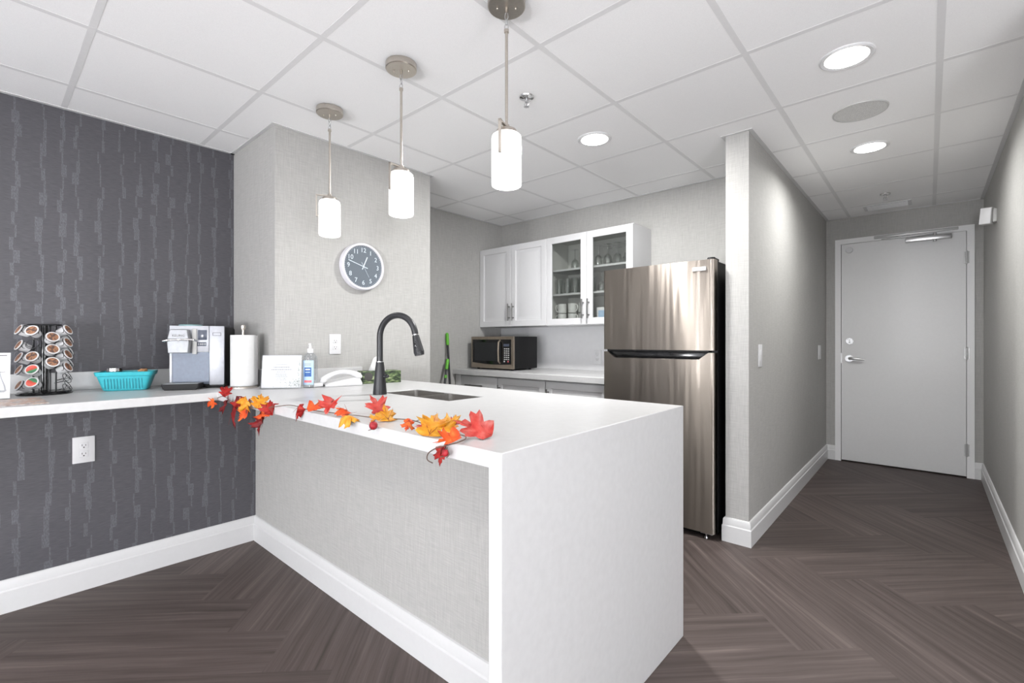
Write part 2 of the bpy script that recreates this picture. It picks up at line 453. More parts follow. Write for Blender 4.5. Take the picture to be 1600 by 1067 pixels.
struct(G().box(XC, -.7675, 1.076, 1.176, 0, .869), 'wall_peninsula', 'linen', 'low linen wallpaper wall under the white peninsula', 'wall')

def window_wall(name, axis, at, lo, hi, wins, sill, head, mat, label):
    g = G(); cur = lo
    def seg(a, b, z0, z1):
        if axis == 'x': g.box(a, b, at-.12, at, z0, z1)
        else: g.box(at, at+.12, a, b, z0, z1)
    for a, b in wins:
        seg(cur, a, 0, H); seg(a, b, 0, sill); seg(a, b, head, H); cur = b
    seg(cur, hi, 0, H)
    return struct(g, name, mat, label, 'wall')
REAR = [(-2.3, -1.1), (-.5, .9), (1.5, 3.4)]
SIDE = [(-3.6, -2.0), (-1.4, .3)]
window_wall('wall_rear', 'x', YR, XL-.12, XE+.12, REAR, .3, 2.2, 'linen', 'linen wallpaper wall of unseen tall windows opposite the kitchen')
window_wall('wall_east', 'y', XE, YR, 2.3, SIDE, .3, 2.2, 'linen', 'linen wallpaper wall with two unseen wide windows across the lounge')
wn = 0
def window(x0, x1, y0, y1, z0, z1, face, label):  # windows out of view; their lit panes are added for brightness
    """frame, middle bar and lit pane; face is the axis the window looks along"""
    global wn; wn += 1
    g = G(); t = .05
    if face == 'y':
        g.box(x0, x0+t, y0, y1, z0, z1).box(x1-t, x1, y0, y1, z0, z1).box(x0, x1, y0, y1, z0, z0+t).box(x0, x1, y0, y1, z1-t, z1)
        if x1-x0 > .6: g.box((x0+x1)/2-t/2, (x0+x1)/2+t/2, y0, y1, z0, z1)
        p = G().box(x0+.01, x1-.01, (y0+y1)/2-.004, (y0+y1)/2+.004, z0+.01, z1-.01)
    else:
        g.box(x0, x1, y0, y0+t, z0, z1).box(x0, x1, y1-t, y1, z0, z1).box(x0, x1, y0, y1, z0, z0+t).box(x0, x1, y0, y1, z1-t, z1)
        if y1-y0 > .6: g.box(x0, x1, (y0+y1)/2-t/2, (y0+y1)/2+t/2, z0, z1)
        p = G().box((x0+x1)/2-.004, (x0+x1)/2+.004, y0+.01, y1-.01, z0+.01, z1-.01)
    o = struct(g, 'window_%d' % wn, 'trim', label, 'window')
    p.build('window_pane', 'day', o)
for i, (a, b) in enumerate(REAR): window(a, b, YR-.09, YR-.03, .3, 2.2, 'y', ['unseen tall window nearest the charcoal wall', 'unseen tall window in the middle of the rear wall', 'unseen widest window of the rear wall'][i])
for i, (a, b) in enumerate(SIDE): window(XE+.03, XE+.09, a, b, .3, 2.2, 'x', ['unseen lounge window nearest the rear wall', 'unseen lounge window nearest the corridor'][i])
for (a, b), s in zip([(-3.55, -3.0), (-2.35, -1.95), (-1.12, -.92)], ['unseen widest narrow window in the charcoal wall', 'unseen middle narrow window in the charcoal wall', 'unseen slim sidelight window in the charcoal wall']):
    window(XL-.09, XL-.03, a, b, .25, 2.2, 'x', s)  # unseen, placed to give bright strips in the fridge reflection

# baseboards
BP = [(0, 0), (.017, 0), (.017, .092), (.0125, .098), (.0115, .130), (.006, .138), (0, .14)]
def baseboard(name, path, label):
    g = G(); b = g.b; path = [Vector((*p, 0)) for p in path]; rings = []
    for i, p in enumerate(path):
        def nrm(a, c):
            d = (c-a).normalized(); return Vector((d.y, -d.x, 0))
        if i == 0: m = nrm(path[0], path[1])
        elif i == len(path)-1: m = nrm(path[-2], path[-1])
        else:
            n1 = nrm(path[i-1], p); n2 = nrm(p, path[i+1]); m = (n1+n2)/(1+n1.dot(n2))
        rings.append([b.verts.new(p+m*d+Vector((0, 0, z))) for d, z in BP])
    for r, q in zip(rings, rings[1:]):
        n = len(r)
        for i in range(n): j = (i+1) % n; b.faces.new((r[i], r[j], q[j], q[i]))
    b.faces.new(rings[0]); b.faces.new(rings[-1][::-1])
    struct(g, name, 'trim', label, 'baseboard')
baseboard('baseboard_left', [(XK, -2.2), (XK, 1.076)], 'white stepped baseboard under the charcoal knee wall')
baseboard('baseboard_peninsula', [(XK+.0005, 1.076), (-.767, 1.076)], 'white stepped baseboard along the peninsula front')
baseboard('baseboard_corridor', [(-.89, 3.5), (-.89, 2.89), (-.765, 2.89), (-.765, YD), (-.689, YD)][::1], 'white stepped baseboard wrapping the partition by the fridge')
baseboard('baseboard_right', [(.29, YD), (XRW, YD), (XRW, 2.3)], 'white stepped baseboard on the far corridor wall')

# ------------------------------------------------------------------ door
d = bpy.data.objects.new('door_1', None); COL.objects.link(d); d.location = (-.2, YD, 0)
tag(d, 'grey painted flush door at the end of the corridor', 'door', None, 'structure')
y0 = YD-.018
G().box(-.689, -.642, y0, YD-.0005, 0, 2.107).box(.242, .29, y0, YD-.0005, 0, 2.107).box(-.689, .29, y0, YD-.0005, 2.107, 2.154).box(-.6445, -.642, YD-.001, YD+.1, 0, 2.107).box(.242, .2445, YD-.001, YD+.1, 0, 2.107).box(-.6445, .2445, YD-.001, YD+.1, 2.1055, 2.1078).build('door_frame', 'doorp', d, True)
G().box(-.641, .241, YD+.075, YD+.085, 0, 2.107).build('gap_shade_sheet', 'gap', d, True)  # dark sheet behind the leaf puts shade into the door gaps
lf = G().box(-.638, .2385, YD-.010, YD+.035, .012, 2.1035, .002).build('door_panel', 'doorp', d, True)
for z in (1.879, 1.061, .237):
    G().cyl((.2425, YD-.018, z-.052), (.2425, YD-.018, z+.052), .0085, n=14).cyl((.2425, YD-.018, z-.056), (.2425, YD-.018, z+.056), .005, n=10).box(.226, .2585, YD-.0205, YD-.0175, z-.05, z+.05).build('hinge', 'greyp', d, True)
h = G().cyl((-.576, YD-.010, .998), (-.576, YD-.022, .998), .033, n=28).cyl((-.576, YD-.02, .998), (-.576, YD-.06, .998), .012)
h.build('lever_rose', 'satin', lf, True)
G().tube([(-.576, YD-.055, .998), (-.555, YD-.062, 1.0), (-.52, YD-.062, .996), (-.48, YD-.060, .992), (-.455, YD-.058, .990)], [.012, .0125, .0115, .009, .007], 12).build('lever_handle', 'satin', lf, True)
G().cyl((-.573, YD-.010, 1.165), (-.573, YD-.022, 1.165), .031, .029, 28).cyl((-.573, YD-.02, 1.165), (-.573, YD-.034, 1.165), .019, .017).box(-.577, -.569, YD-.045, YD-.03, 1.15, 1.18, .002).build('deadbolt', 'satin', lf, True)
G().cyl((-.576, YD-.010, 2.044), (-.576, YD-.030, 2.044), .030, .026, 28).build('door_sensor', 'plate', lf, True)
cl = G().box(-.158, .147, YD-.062, YD-.010, 2.055, 2.094, .006).cyl((.04, YD-.036, 2.040), (.04, YD-.036, 2.10), .013).build('door_closer', 'satin', lf, True)
G().box(-.384, .19, YD-.04, YD-.018, 2.124, 2.146, .002).build('closer_track', 'greyp', d, True)
G().box(-.33, .05, YD-.040, YD-.026, 2.104, 2.114, .001, M=None).cyl((.04, YD-.036, 2.095), (.04, YD-.036, 2.116), .012).build('closer_arm', 'greyp', d, True)
G().box(-.6418, -.634, YD-.0125, YD-.0095, .95, 1.05).build('strike_plate', 'satin', lf, True)

# ------------------------------------------------------------------ countertop with waterfall end, sink
def cells(xs, ys, mask, z0, z1, leg=None):
    g = G(); b = g.b; vt = {}
    def V(i, j, k):
        if (i, j, k) not in vt: vt[i, j, k] = b.verts.new((xs[i], ys[j], (z0, z1, 0)[k]))
        return vt[i, j, k]
    nx, ny = len(xs)-1, len(ys)-1
    on = lambda i, j: 0 <= i < nx and 0 <= j < ny and mask(i, j)
    for i in range(nx):
        for j in range(ny):
            if not on(i, j): continue
            b.faces.new((V(i, j, 1), V(i+1, j, 1), V(i+1, j+1, 1), V(i, j+1, 1)))
            q = 2 if i == leg else 0
            b.faces.new((V(i, j, q), V(i, j+1, q), V(i+1, j+1, q), V(i+1, j, q)))
            if q:
                b.faces.new((V(i, j, 2), V(i, j, 0), V(i, j+1, 0), V(i, j+1, 2))); b.faces.new((V(i+1, j, 2), V(i+1, j+1, 2), V(i+1, j+1, 0), V(i+1, j, 0)))
                if not on(i, j-1): b.faces.new((V(i, j, 2), V(i+1, j, 2), V(i+1, j, 0), V(i, j, 0)))
                if not on(i, j+1): b.faces.new((V(i, j+1, 2), V(i, j+1, 0), V(i+1, j+1, 0), V(i+1, j+1, 2)))
            if not on(i-1, j): b.faces.new((V(i, j, 0), V(i, j, 1), V(i, j+1, 1), V(i, j+1, 0)))
            if not on(i+1, j): b.faces.new((V(i+1, j, 0), V(i+1, j+1, 0), V(i+1, j+1, 1), V(i+1, j, 1)))
            if not on(i, j-1): b.faces.new((V(i, j, 0), V(i+1, j, 0), V(i+1, j, 1), V(i, j, 1)))
            if not on(i, j+1): b.faces.new((V(i, j+1, 0), V(i, j+1, 1), V(i+1, j+1, 1), V(i+1, j+1, 0)))
    return g
CT = .91
SX0, SX1, SY0, SY1 = -2.035, -1.532, 1.325, 1.535
xs = [XL, XC, -2.65, SX0, SX1, -.767, -.726]; ys = [-2.2, .783, 1.076, SY0, SY1, 1.842]
def cmask(i, j):
    if j == 0: return i <= 1
    if j == 1: return True
    if i == 0: return False
    return not (i == 3 and j == 3)
ct = cells(xs, ys, cmask, .870, CT, 5).build('countertop', 'quartz', None, bevel=.0025)
tag(ct, 'white quartz countertop with waterfall end, running from peninsula to charcoal wall', 'countertop')
bs = G().box(XL, XL+.02, -2.2, 1.056, CT+.0005, 1.004).box(XL, XC+.02, 1.056, 1.076, CT+.0005, 1.004).box(XC, XC+.02, 1.076, 1.60, CT+.0005, 1.004).build('backsplash', 'quartz', None, bevel=.0015)
tag(bs, 'low white quartz backsplash strip along the coffee counter walls', 'backsplash')

sk = thing('kitchen_sink', 'double bowl stainless steel sink set into the white peninsula', 'sink', (-1.783, 1.43, .87))
def bowl(x0, x1, y0, y1, z0, z1, r):
    g = G(); b = g.b
    def loop(i, z, rr):
        vs = []
        for cx, cy, a0 in ((x1-i-rr, y1-i-rr, 0), (x0+i+rr, y1-i-rr, PI/2), (x0+i+rr, y0+i+rr, PI), (x1-i-rr, y0+i+rr, 1.5*PI)):
            for k in range(6): a = a0+k*PI/10; vs.append(b.verts.new((cx+rr*math.cos(a), cy+rr*math.sin(a), z)))
        return vs
    L = [loop(-.0035, z1, r+.0035), loop(0, z1, r), loop(.002, z0+.02, r), loop(.010, z0+.004, r), loop(.022, z0, r)]
    for a, c in zip(L, L[1:]):
        n = len(a)
        for i in range(n): j = (i+1) % n; b.faces.new((a[i], a[j], c[j], c[i]))
    b.faces.new(L[-1])
    return g
xm = -1.775
for a, c in ((SX0+.004, xm-.014), (xm+.014, SX1-.004)):
    bw = bowl(a, c, SY0+.004, SY1-.004, .70, CT-.003, .022).build('bowl', 'sink', sk, True)
    G().lathe([(0, .003), (.03, .003), (.034, 0)], ((a+c)/2, (SY0+SY1)/2, .701), 20).build('drain', 'chrome', bw, True)
G().box(xm-.0135, xm+.0135, SY0+.005, SY1-.005, .80, CT-.010, .006).build('divider', 'sink', sk, True)

# faucet
fx, fy = -1.975, 1.272
fa = thing('faucet', 'matte black gooseneck kitchen faucet standing by the sink', 'faucet', (fx, fy, CT))
G().lathe([(0, 0), (.0325, 0), (.0325, .01), (.029, .05), (.022, .125), (.0185, .152), (.0178, .155)], (fx, fy, CT), 28).build('base', 'black', fa, True)
G().cyl((fx, fy, CT+.154), (fx, fy, CT+.158), .0172, n=24).build('collar', 'satin', fa, True)
dv = Vector((.957, .29, 0)).normalized()
R0 = .104; zc = CT+.273; pts = [Vector((fx, fy, CT+.156+(.117-.012)*i/5)) for i in range(6)]
for i in range(0, 20):
    a = PI-i*(PI*.955)/19
    pts.append(Vector((fx, fy, zc))+dv*(R0+R0*math.cos(a))+Vector((0, 0, R0*math.sin(a))))
G().tube(pts, .0145, 16).build('neck', 'black', fa, True)
e0 = pts[-1]; t = (pts[-1]-pts[-2]).normalized(); t = (Vector((0, 0, -.97))+dv*.24).normalized()
G().cyl(e0-t*.004, e0+t*.008, .0125, n=18).build('spray_joint', 'chrome', fa, True)
sh = G().cyl(e0+t*.007, e0+t*.085, .0155, .0245, 22).cyl(e0+t*.085, e0+t*.10, .0245, .0215, 22).build('spray_head', 'black', fa, True)
side = (dv*.4-Vector((0, 1, 0))*.9).normalized(); side = (side-t*side.dot(t)).normalized()
G().box(-.005, .005, -.016, .016, -.0015, .0015, .001, M=Matrix.Translation(e0+t*.052+side*.0205) @ Matrix((tuple(t.cross(side)), tuple(t), tuple(side))).transposed().to_4x4()).build('spray_button', 'gloss', sh, True)
hv = Vector((.93, .37, 0)).normalized()
G().cyl(Vector((fx, fy, CT+.085))+hv*.015, Vector((fx, fy, CT+.087))+hv*.040, .009, .008, 16).sphere(Vector((fx, fy, CT+.088))+hv*.042, .0095, 12).build('lever_handle', 'black', fa, True)

# ------------------------------------------------------------------ fridge
FX0, FX1, FY = -1.667, -.934, 2.82
fr = thing('refrigerator', 'tall stainless steel top freezer refrigerator beside the partition', 'refrigerator', (-1.3, 3.1, 0))
G().box(FX0+.004, FX1-.002, FY+.072, 3.55, .02, 1.640, .006).build('body', 'bodyb', fr, True)
def curved_door(z0, z1, notch=None):
    g = G(); b = g.b
    n = 26; pr = []
    for i in range(n+1):
        t = i/n; x = FX0+(FX1-FX0)*t
        bow = .006*(1-(2*t-1)**2)
        ed = min(x-FX0, FX1-x); rr = .012
        cut = rr-math.sqrt(max(0, rr*rr-(rr-min(ed, rr))**2))
        pr.append((x, FY+.006-bow+cut))
    xsx = sorted(set([FX0, FX0+.003, FX0+.007, FX0+.012, FX1-.012, FX1-.007, FX1-.003, FX1]+[p[0] for p in pr]))
    def yy(x):
        t = (x-FX0)/(FX1-FX0); bow = .006*(1-(2*t-1)**2); ed = min(x-FX0, FX1-x); rr = .012
        return FY+.006-bow+rr-math.sqrt(max(0, rr*rr-(rr-min(ed, rr))**2))
    def top(x):
        if not notch: return z1
        a, b2, c, d2, zb = notch
        if x <= a or x >= d2: return z1
        if x < b2: return z1-(z1-zb)*(x-a)/(b2-a)
        if x > c: return z1-(z1-zb)*(d2-x)/(d2-c)
        return zb
    if notch: xsx = sorted(set(xsx+list(notch[:4])))
    f0 = [b.verts.new((x, yy(x), z0)) for x in xsx]; f1 = [b.verts.new((x, yy(x), top(x))) for x in xsx]
    k0 = [b.verts.new((x, FY+.065, z0)) for x in xsx]; k1 = [b.verts.new((x, FY+.065, top(x))) for x in xsx]
    m = len(xsx)
    for i in range(m-1):
        b.faces.new((f0[i], f0[i+1], f1[i+1], f1[i])); b.faces.new((k0[i], k1[i], k1[i+1], k0[i+1]))
        b.faces.new((f1[i], f1[i+1], k1[i+1], k1[i])); b.faces.new((f0[i], k0[i], k0[i+1], f0[i+1]))
    b.faces.new((f0[0], f1[0], k1[0], k0[0])); b.faces.new((f0[-1], k0[-1], k1[-1], f1[-1]))
    return g
fd = curved_door(1.110, 1.645).build('freezer_door', 'steel', fr, True, ang=30)
G().box(-1.058, -.978, FY-.004, FY+.012, 1.581, 1.603, .002).build('badge', 'plate', fd, True)
G().text('FRIGIDAIRE', .0125, frame_mat((-1.018, FY-.0042, 1.592), (1, 0, 0), (0, 0, 1)), .0003, squash=1.05).build('lettering', 'slot', fd, True)
ld = curved_door(.038, 1.096, (-1.632, -1.578, -1.022, -.968, 1.055)).build('fridge_door', 'steel', fr, True, ang=30)
pk = G().box(-1.634, -.966, FY+.024, FY+.066, 1.050, 1.110, .002).build('handle_pocket', 'gloss', fr, True)
G().box(-1.636, -.964, FY+.004, FY+.03, 1.098, 1.111, .002).build('pocket_trim', 'bodyb', pk, True)
G().box(FX0, FX1, FY+.0655, FY+.0725, .04, 1.645).build('door_gasket', 'rubber', fr, True)
G().cyl((FX1-.03, FY+.05, 1.640), (FX1-.03, FY+.05, 1.660), .026, .022, 20).box(FX1-.05, FX1-.008, FY+.05, FY+.12, 1.640, 1.658, .004).build('hinge_cap', 'bodyb', fr, True)
G().box(FX0+.01, FX1-.06, FY+.07, FY+.09, .0, .038).build('kick_plate', 'bodyb', fr, True)
for x in (FX0+.07, FX1-.055):
    G().cyl((x, FY+.035, 0), (x, FY+.035, .008), .013, .011, 14).cyl((x, FY+.035, .008), (x, FY+.035, .036), .005, n=10).box(x-.03, x+.04, FY+.022, FY+.08, .024, .034, .003).build('leveling_foot', 'satin', fr, True)

# ------------------------------------------------------------------ kitchen back run
def bar_handle(parent, p0, p1, out, name='handle', mat='handle'):
    p0 = Vector(p0); p1 = Vector(p1); o = Vector(out); a = (p1-p0)
    g = G().cyl(p0+o, p1+o, .0055, n=12)
    for f in (.18, .82): q = p0+a*f; g.cyl(q, q+o, .0045, n=10)
    return g.build(name, mat, parent, True)
LY = 2.955
bc = thing('base_cabinet', 'white base cabinet with one drawer beside the mop handles', 'cabinet', (-3.06, 3.2, 0), 0, 'base cabinets under the microwave counter')
G().box(XL+.005, -2.792, LY+.02, YB-.02, .1, .855).box(XL+.005, -2.792, LY+.06, LY+.075, 0, .1).build('carcass', 'cab', bc, True)
G().box(XL+.01, -3.25, LY, LY+.02, .1, .853, .001).build('filler_strip', 'cab', bc, True)
dr = G().box(-3.246, -2.796, LY, LY+.019, .70, .848, .003).build('drawer', 'cab', bc, True)
bar_handle(dr, (-3.165, LY, .768), (-2.945, LY, .768), (0, -.03, 0))
RP = [(0, .003), (.003, 0), (.054, 0), (.058, .008), (.072, .009), (.096, .002)]
dd = G().profile_rect(-3.246, -2.796, .105, .695, LY, RP).build('door', 'cab', bc, True)
bar_handle(dd, (-2.83, LY, .55), (-2.83, LY, .68), (0, -.03, 0))
for (a, c), lb in zip([(-2.788, -2.270), (-2.266, -1.70)], ['white base cabinet under the middle of the microwave counter', 'white base cabinet right beside the refrigerator']):
    b2 = thing('base_cabinet', lb, 'cabinet', ((a+c)/2, 3.2, 0), 0, 'base cabinets under the microwave counter')
    G().box(a, c, LY+.02, YB-.02, .1, .855).box(a, c, LY+.06, LY+.075, 0, .1).build('carcass', 'cab', b2, True)
    dd = G().profile_rect(a+.003, c-.003, .105, .848, LY, RP).build('door', 'cab', b2, True)
    bar_handle(dd, (a+.032, LY, .66), (a+.032, LY, .79), (0, -.03, 0))
kc = G().box(XL+.002, -1.69, 2.928, YB-.002, .858, .905).build('countertop', 'quartz', None, bevel=.003)
tag(kc, 'white countertop under the microwave against the kitchen back wall', 'countertop')
sp = G().box(XL+.004, -1.69, YB-.012, YB-.001, .906, 1.30).build('backsplash', 'splash', None)
tag(sp, 'plain white splash panel behind the microwave', 'backsplash')

UY, UT, UB = 3.28, 2.06, 1.302
def carcass(g, x0, x1):
    t = .016
    g.box(x0, x0+t, UY+.02, YB-.002, UB, UT).box(x1-t, x1, UY+.02, YB-.002, UB, UT)
    g.box(x0+t, x1-t, UY+.02, YB-.002, UB, UB+t).box(x0+t, x1-t, UY+.02, YB-.002, UT-t, UT).box(x0+t, x1-t, YB-.012, YB-.002, UB+t, UT-t)
    return g
ca = thing('wall_cabinet', 'white wall cabinet with two raised panel doors above the microwave', 'cabinet', (-2.92, 3.45, UB), 0, 'wall cabinets')
carcass(G(), XL+.004, -2.505).build('carcass', 'cab', ca, True)
for a, c, hx in ((XL+.004, -2.921, -2.935), (-2.917, -2.507, -2.885)):
    dd = G().profile_rect(a, c, UB, UT, UY, RP).build('door', 'cab', ca, True)
    bar_handle(dd, (hx, UY, 1.355), (hx, UY, 1.515), (0, -.03, 0))
cb = thing('wall_cabinet', 'white wall cabinet with two glass doors full of glassware', 'cabinet', (-2.095, 3.45, UB), 0, 'wall cabinets')
carcass(G(), -2.503, -1.690).build('carcass', 'cabin', cb, True)
G().box(-1.6905, -1.683, UY+.018, YB-.002, UB, UT).box(-2.503, -1.683, UY+.018, YB-.002, UT, UT+.006).box(-2.503, -1.683, UY+.018, YB-.002, UB-.006, UB).build('side_panel', 'cab', cb, True)
SH1, SH2 = 1.575, 1.785
for z in (SH1, SH2): G().box(-2.486, -1.707, UY+.05, YB-.013, z-.016, z).build('shelf', 'cab', cb, True)
for a, c, hx in ((-2.503, -2.097, -2.122), (-2.093, -1.683, -2.068)):
    dd = G().profile_rect(a, c, UB, UT, UY, [(0, .002), (.002, 0), (.052, 0), (.055, .003)], True).build('door', 'cab', cb, True)
    G().box(a+.05, c-.05, UY+.008, UY+.012, UB+.05, UT-.05).build('glass_pane', 'pane', dd, True)
    bar_handle(dd, (hx, UY, 1.352), (hx, UY, 1.51), (0, -.03, 0))

# glassware: wine glass stored upside down, tumbler, mug
wg0 = G().lathe([(.0005, .170), (.030, .168), (.032, .1675), (.030, .1655), (.006, .162), (.0035, .155), (.0035, .095), (.008, .088), (.026, .072), (.035, .045), (.034, .015), (.029, 0), (.0275, 0), (.032, .015), (.033, .045), (.024, .070), (.0, .084)], n=20)
WG = wg0.build('wine_glass', 'glass')
TU = G().lathe([(0, .004), (.026, .004), (.030, .135), (.0325, .135), (.0290, 0), (0, 0)], n=20).build('tumbler', 'glass')
mg = thing('mug', '', 'mug')
G().lathe([(0, .004), (.030, .004), (.034, .010), (.0365, .084), (.040, .084), (.0385, .006), (.032, 0), (0, 0)], n=24).build('body', 'ceram', mg)
G().tube([(-.037, 0, .070), (-.052, 0, .072), (-.062, 0, .060), (-.064, 0, .044), (-.058, 0, .028), (-.046, 0, .018), (-.036, 0, .018)], .0055, 8).build('handle', 'ceram', mg)
def put(o, first, loc, label, cat, group, rz=0):
    c = o if first else (o.copy() if o.type != 'EMPTY' else None)
    if c is None:
        c = o.copy(); COL.objects.link(c)
        for ch in MUGKIDS: q = ch.copy(); COL.objects.link(q); q.parent = c
    elif not first: COL.objects.link(c)
    c.location = loc; c.rotation_euler = (0, 0, rz); tag(c, label, cat, group); return c
MUGKIDS = list(mg.children)
ORD = ['first', 'second', 'third', 'fourth', 'fifth', 'sixth', 'seventh', 'eighth']
g_ = 'wine glasses on the upper shelf'
put(WG, True, (-2.285, 3.40, SH2), 'lone upturned wine glass on the upper shelf behind the left glass door', 'wine glass', g_)
i = 0
for row, yy in enumerate((3.37, 3.46, 3.54)):
    for kx in range(4):
        put(WG, False, (-2.035+.088*kx+.03*(row % 2), yy, SH2), '%s upturned wine glass from the left, %s row, upper shelf behind the right glass door' % (ORD[kx], ['front', 'middle', 'rear'][row]), 'wine glass', g_)
for kx in range(4):
    put(TU, kx == 0, (-2.445+.083*kx, 3.39, SH1), '%s clear tumbler from the left on the middle cabinet shelf, front row' % ORD[kx], 'tumbler', 'tumblers on the middle shelf')
for kx in range(4):
    put(TU, False, (-2.405+.083*kx, 3.48, SH1), '%s clear tumbler from the left on the middle cabinet shelf, back row' % ORD[kx], 'tumbler', 'tumblers on the middle shelf')
for kx in range(4):
    put(WG, False, (-2.02+.09*kx, 3.40, SH1), '%s upturned wine glass from the left, middle shelf by the refrigerator' % ORD[kx], 'wine glass', 'wine glasses on the middle shelf')
F0 = UB+.016
m = 0
for cx, nm in ((-2.405, 'left stack'), (-2.297, 'middle stack'), (-2.19, 'right stack')):
    for lv in (0, 1):
        put(mg, m == 0, (cx, 3.38, F0+lv*.087), '%s white mug of the %s on the glass cabinet bottom' % (['lower', 'upper'][lv], nm), 'mug', 'white mugs in the glass cabinet', [.2, 2.9, 3.0][m//2]); m += 1
bx = thing('carton', 'small white carton with pale blue label beside the mugs', 'carton', (-2.0, 3.40, F0))
G().box(-.045, .045, -.04, .04, 0, .125, .002).build('box_body', 'paper', bx)
G().box(-.03, .03, -.041, -.0395, .03, .10).build('front_label', 'lblue', bx)

# microwave
MX0, MX1, MY0, MY1, MZ0, MZ1 = -3.245, -2.715, 3.08, 3.42, .918, 1.207
mw = thing('microwave', 'stainless and black microwave oven on the kitchen back counter', 'microwave', (-2.98, 3.25, .905))
G().box(MX0+.003, MX1-.002, MY0+.02, MY1, MZ0, MZ1, .004).build('casing', 'bodyb', mw, True)
G().box(MX0, MX1, MY0+.002, MY0+.022, MZ0, MZ1, .003).build('front_panel', 'msteel', mw, True)
# curved-bottom black door window
poly = [(-3.224, 1.180), (-3.224, .968)]
for q in range(9): f = q/8; poly.append((-3.224+f*(.486), .968-.012*math.sin(PI*f*.9)-.004*f))
poly += [(-2.738, 1.180)]
MF = Matrix(((1, 0, 0, 0), (0, 0, -1, MY0+.0025), (0, 1, 0, 0), (0, 0, 0, 1)))
md = G().prism([(x, z) for x, z in poly[::-1]], .004, MF).build('door', 'gloss', mw, True)
G().prism([(-3.195, .985), (-2.885, .985), (-2.885, 1.155), (-3.195, 1.155)], .0052, MF).build('door_window', 'screen' if False else 'black', md, True)
G().tube([(-2.868, MY0-.002, 1.172), (-2.868, MY0-.024, 1.155), (-2.868, MY0-.028, 1.08), (-2.868, MY0-.024, .985), (-2.868, MY0-.002, .968)], .008, 10).build('handle', 'msteel', md, True)
cp = G().box(-2.835, -2.748, MY0-.004, MY0, .975, 1.165).build('control_panel', 'gloss', mw, True)
G().box(-2.825, -2.758, MY0-.005, MY0-.003, 1.118, 1.140).build('display', 'screen', cp, True)
for r in range(6):
    for c in range(3):
        G().box(-2.818+c*.023, -2.804+c*.023, MY0-.0052, MY0-.0035, 1.092-r*.0185, 1.101-r*.0185).build('button', 'plateg', cp, True)
for c, mm in ((0, 'plate'), (1, 'pink')): G().cyl((-2.815+c*.045, MY0-.003, .985), (-2.815+c*.045, MY0-.006, .985), .007, n=12).build('button', mm, cp, True)
for x in (MX0+.05, MX1-.05):
    for yy in (MY0+.05, MY1-.05): G().cyl((x, yy, .905), (x, yy, .919), .012, .014, 12).build('foot', 'rubber', mw, True)

# mop handles leaning on the recess wall
def mop(label, top, foot, seq, headmat):
    t = thing('mop', label, 'mop', (foot[0], foot[1], 0), 0, 'mop handles by the recess wall')
    a = Vector(foot); c = Vector(top); v = c-a; L = v.length; u = v/L
    for nm, mm, s0, s1, r in seq: G().cyl(a+u*(L-s1), a+u*(L-s0), r, n=14).build(nm, mm, t, True)
    G().sphere(c-u*.003, seq[0][4]*.98, 12).build('end_cap', seq[0][1], t, True)
    G().box(foot[0]-.06, foot[0]+.06, foot[1]-.14, foot[1]+.14, 0, .022, .006).build('mop_head', headmat, t, True)
mop('taller leaning mop handle, black with a bright green tip', (-3.318, 2.846, 1.232), (-3.12, 2.76, .02),
    [('grip', 'green', 0, .105, .0145), ('pole', 'black', .105, 1.18, .0105)], 'rubber')
mop('shorter leaning mop handle, green grip and green collar over black pole', (-3.268, 2.81, .995), (-3.05, 2.46, .02),
    [('grip', 'green', 0, .092, .0145), ('pole', 'black', .092, 1.0, .0105), ('collar', 'green', .148, .175, .0135)], 'green')

# ------------------------------------------------------------------ wall plates, clock, sensor
def plate(name, origin, right, up, w, h, label, cat, kind):
    t = thing(name, label, cat, origin); M = frame_mat((0, 0, 0), right, up)
    G().box(-w/2, w/2, -h/2, h/2, 0, .006, .002, M=M).build('cover_plate', 'plate', t)
    if kind == 'outlet':
        for s in (-1, 1):
            r = G().box(-.0165, .0165, s*.0195-.0145, s*.0195+.0145, .005, .008, .0025, M=M).build('receptacle', 'plate', t)
            G().box(-.0075, -.0052, s*.0195-.002, s*.0195+.0065, .0075, .0084, M=M).box(.0052, .0075, s*.0195-.002, s*.0195+.0055, .0075, .0084, M=M).lathe([(0, .0084), (.003, .0084), (.003, .0075)], (0, s*.0195-.008, 0), 10, M).build('slot', 'slot', r)
    else:
        G().box(-.0165, .0165, -.033, .033, .005, .0085, .0012, M=M).build('rocker', 'plate', t)
        G().box(-.0165, .0165, -.0005, .0005, .0083, .0092, M=M).build('rocker_line', 'plateg', t)
    return t
plate('wall_outlet', (XK, .321, .656), (0, 1, 0), (0, 0, 1), .079, .122, 'white outlet on the charcoal knee wall under the counter', 'outlet', 'outlet')
plate('wall_outlet', (XC, 1.426, 1.147), (0, 1, 0), (0, 0, 1), .074, .12, 'white outlet on the column wall below the clock', 'outlet', 'outlet')
plate('wall_outlet', (-2.175, YB-.012, 1.025), (1, 0, 0), (0, 0, 1), .074, .12, 'white outlet on the splash panel beside the refrigerator', 'outlet', 'outlet')
plate('light_switch', (-.765, 3.12, 1.078), (0, 1, 0), (0, 0, 1), .074, .135, 'white rocker light switch nearer the fridge end of the partition', 'light switch', 'switch')
plate('light_switch', (-.765, 5.18, 1.062), (0, 1, 0), (0, 0, 1), .12, .13, 'white light switch next to the corridor door', 'light switch', 'switch')

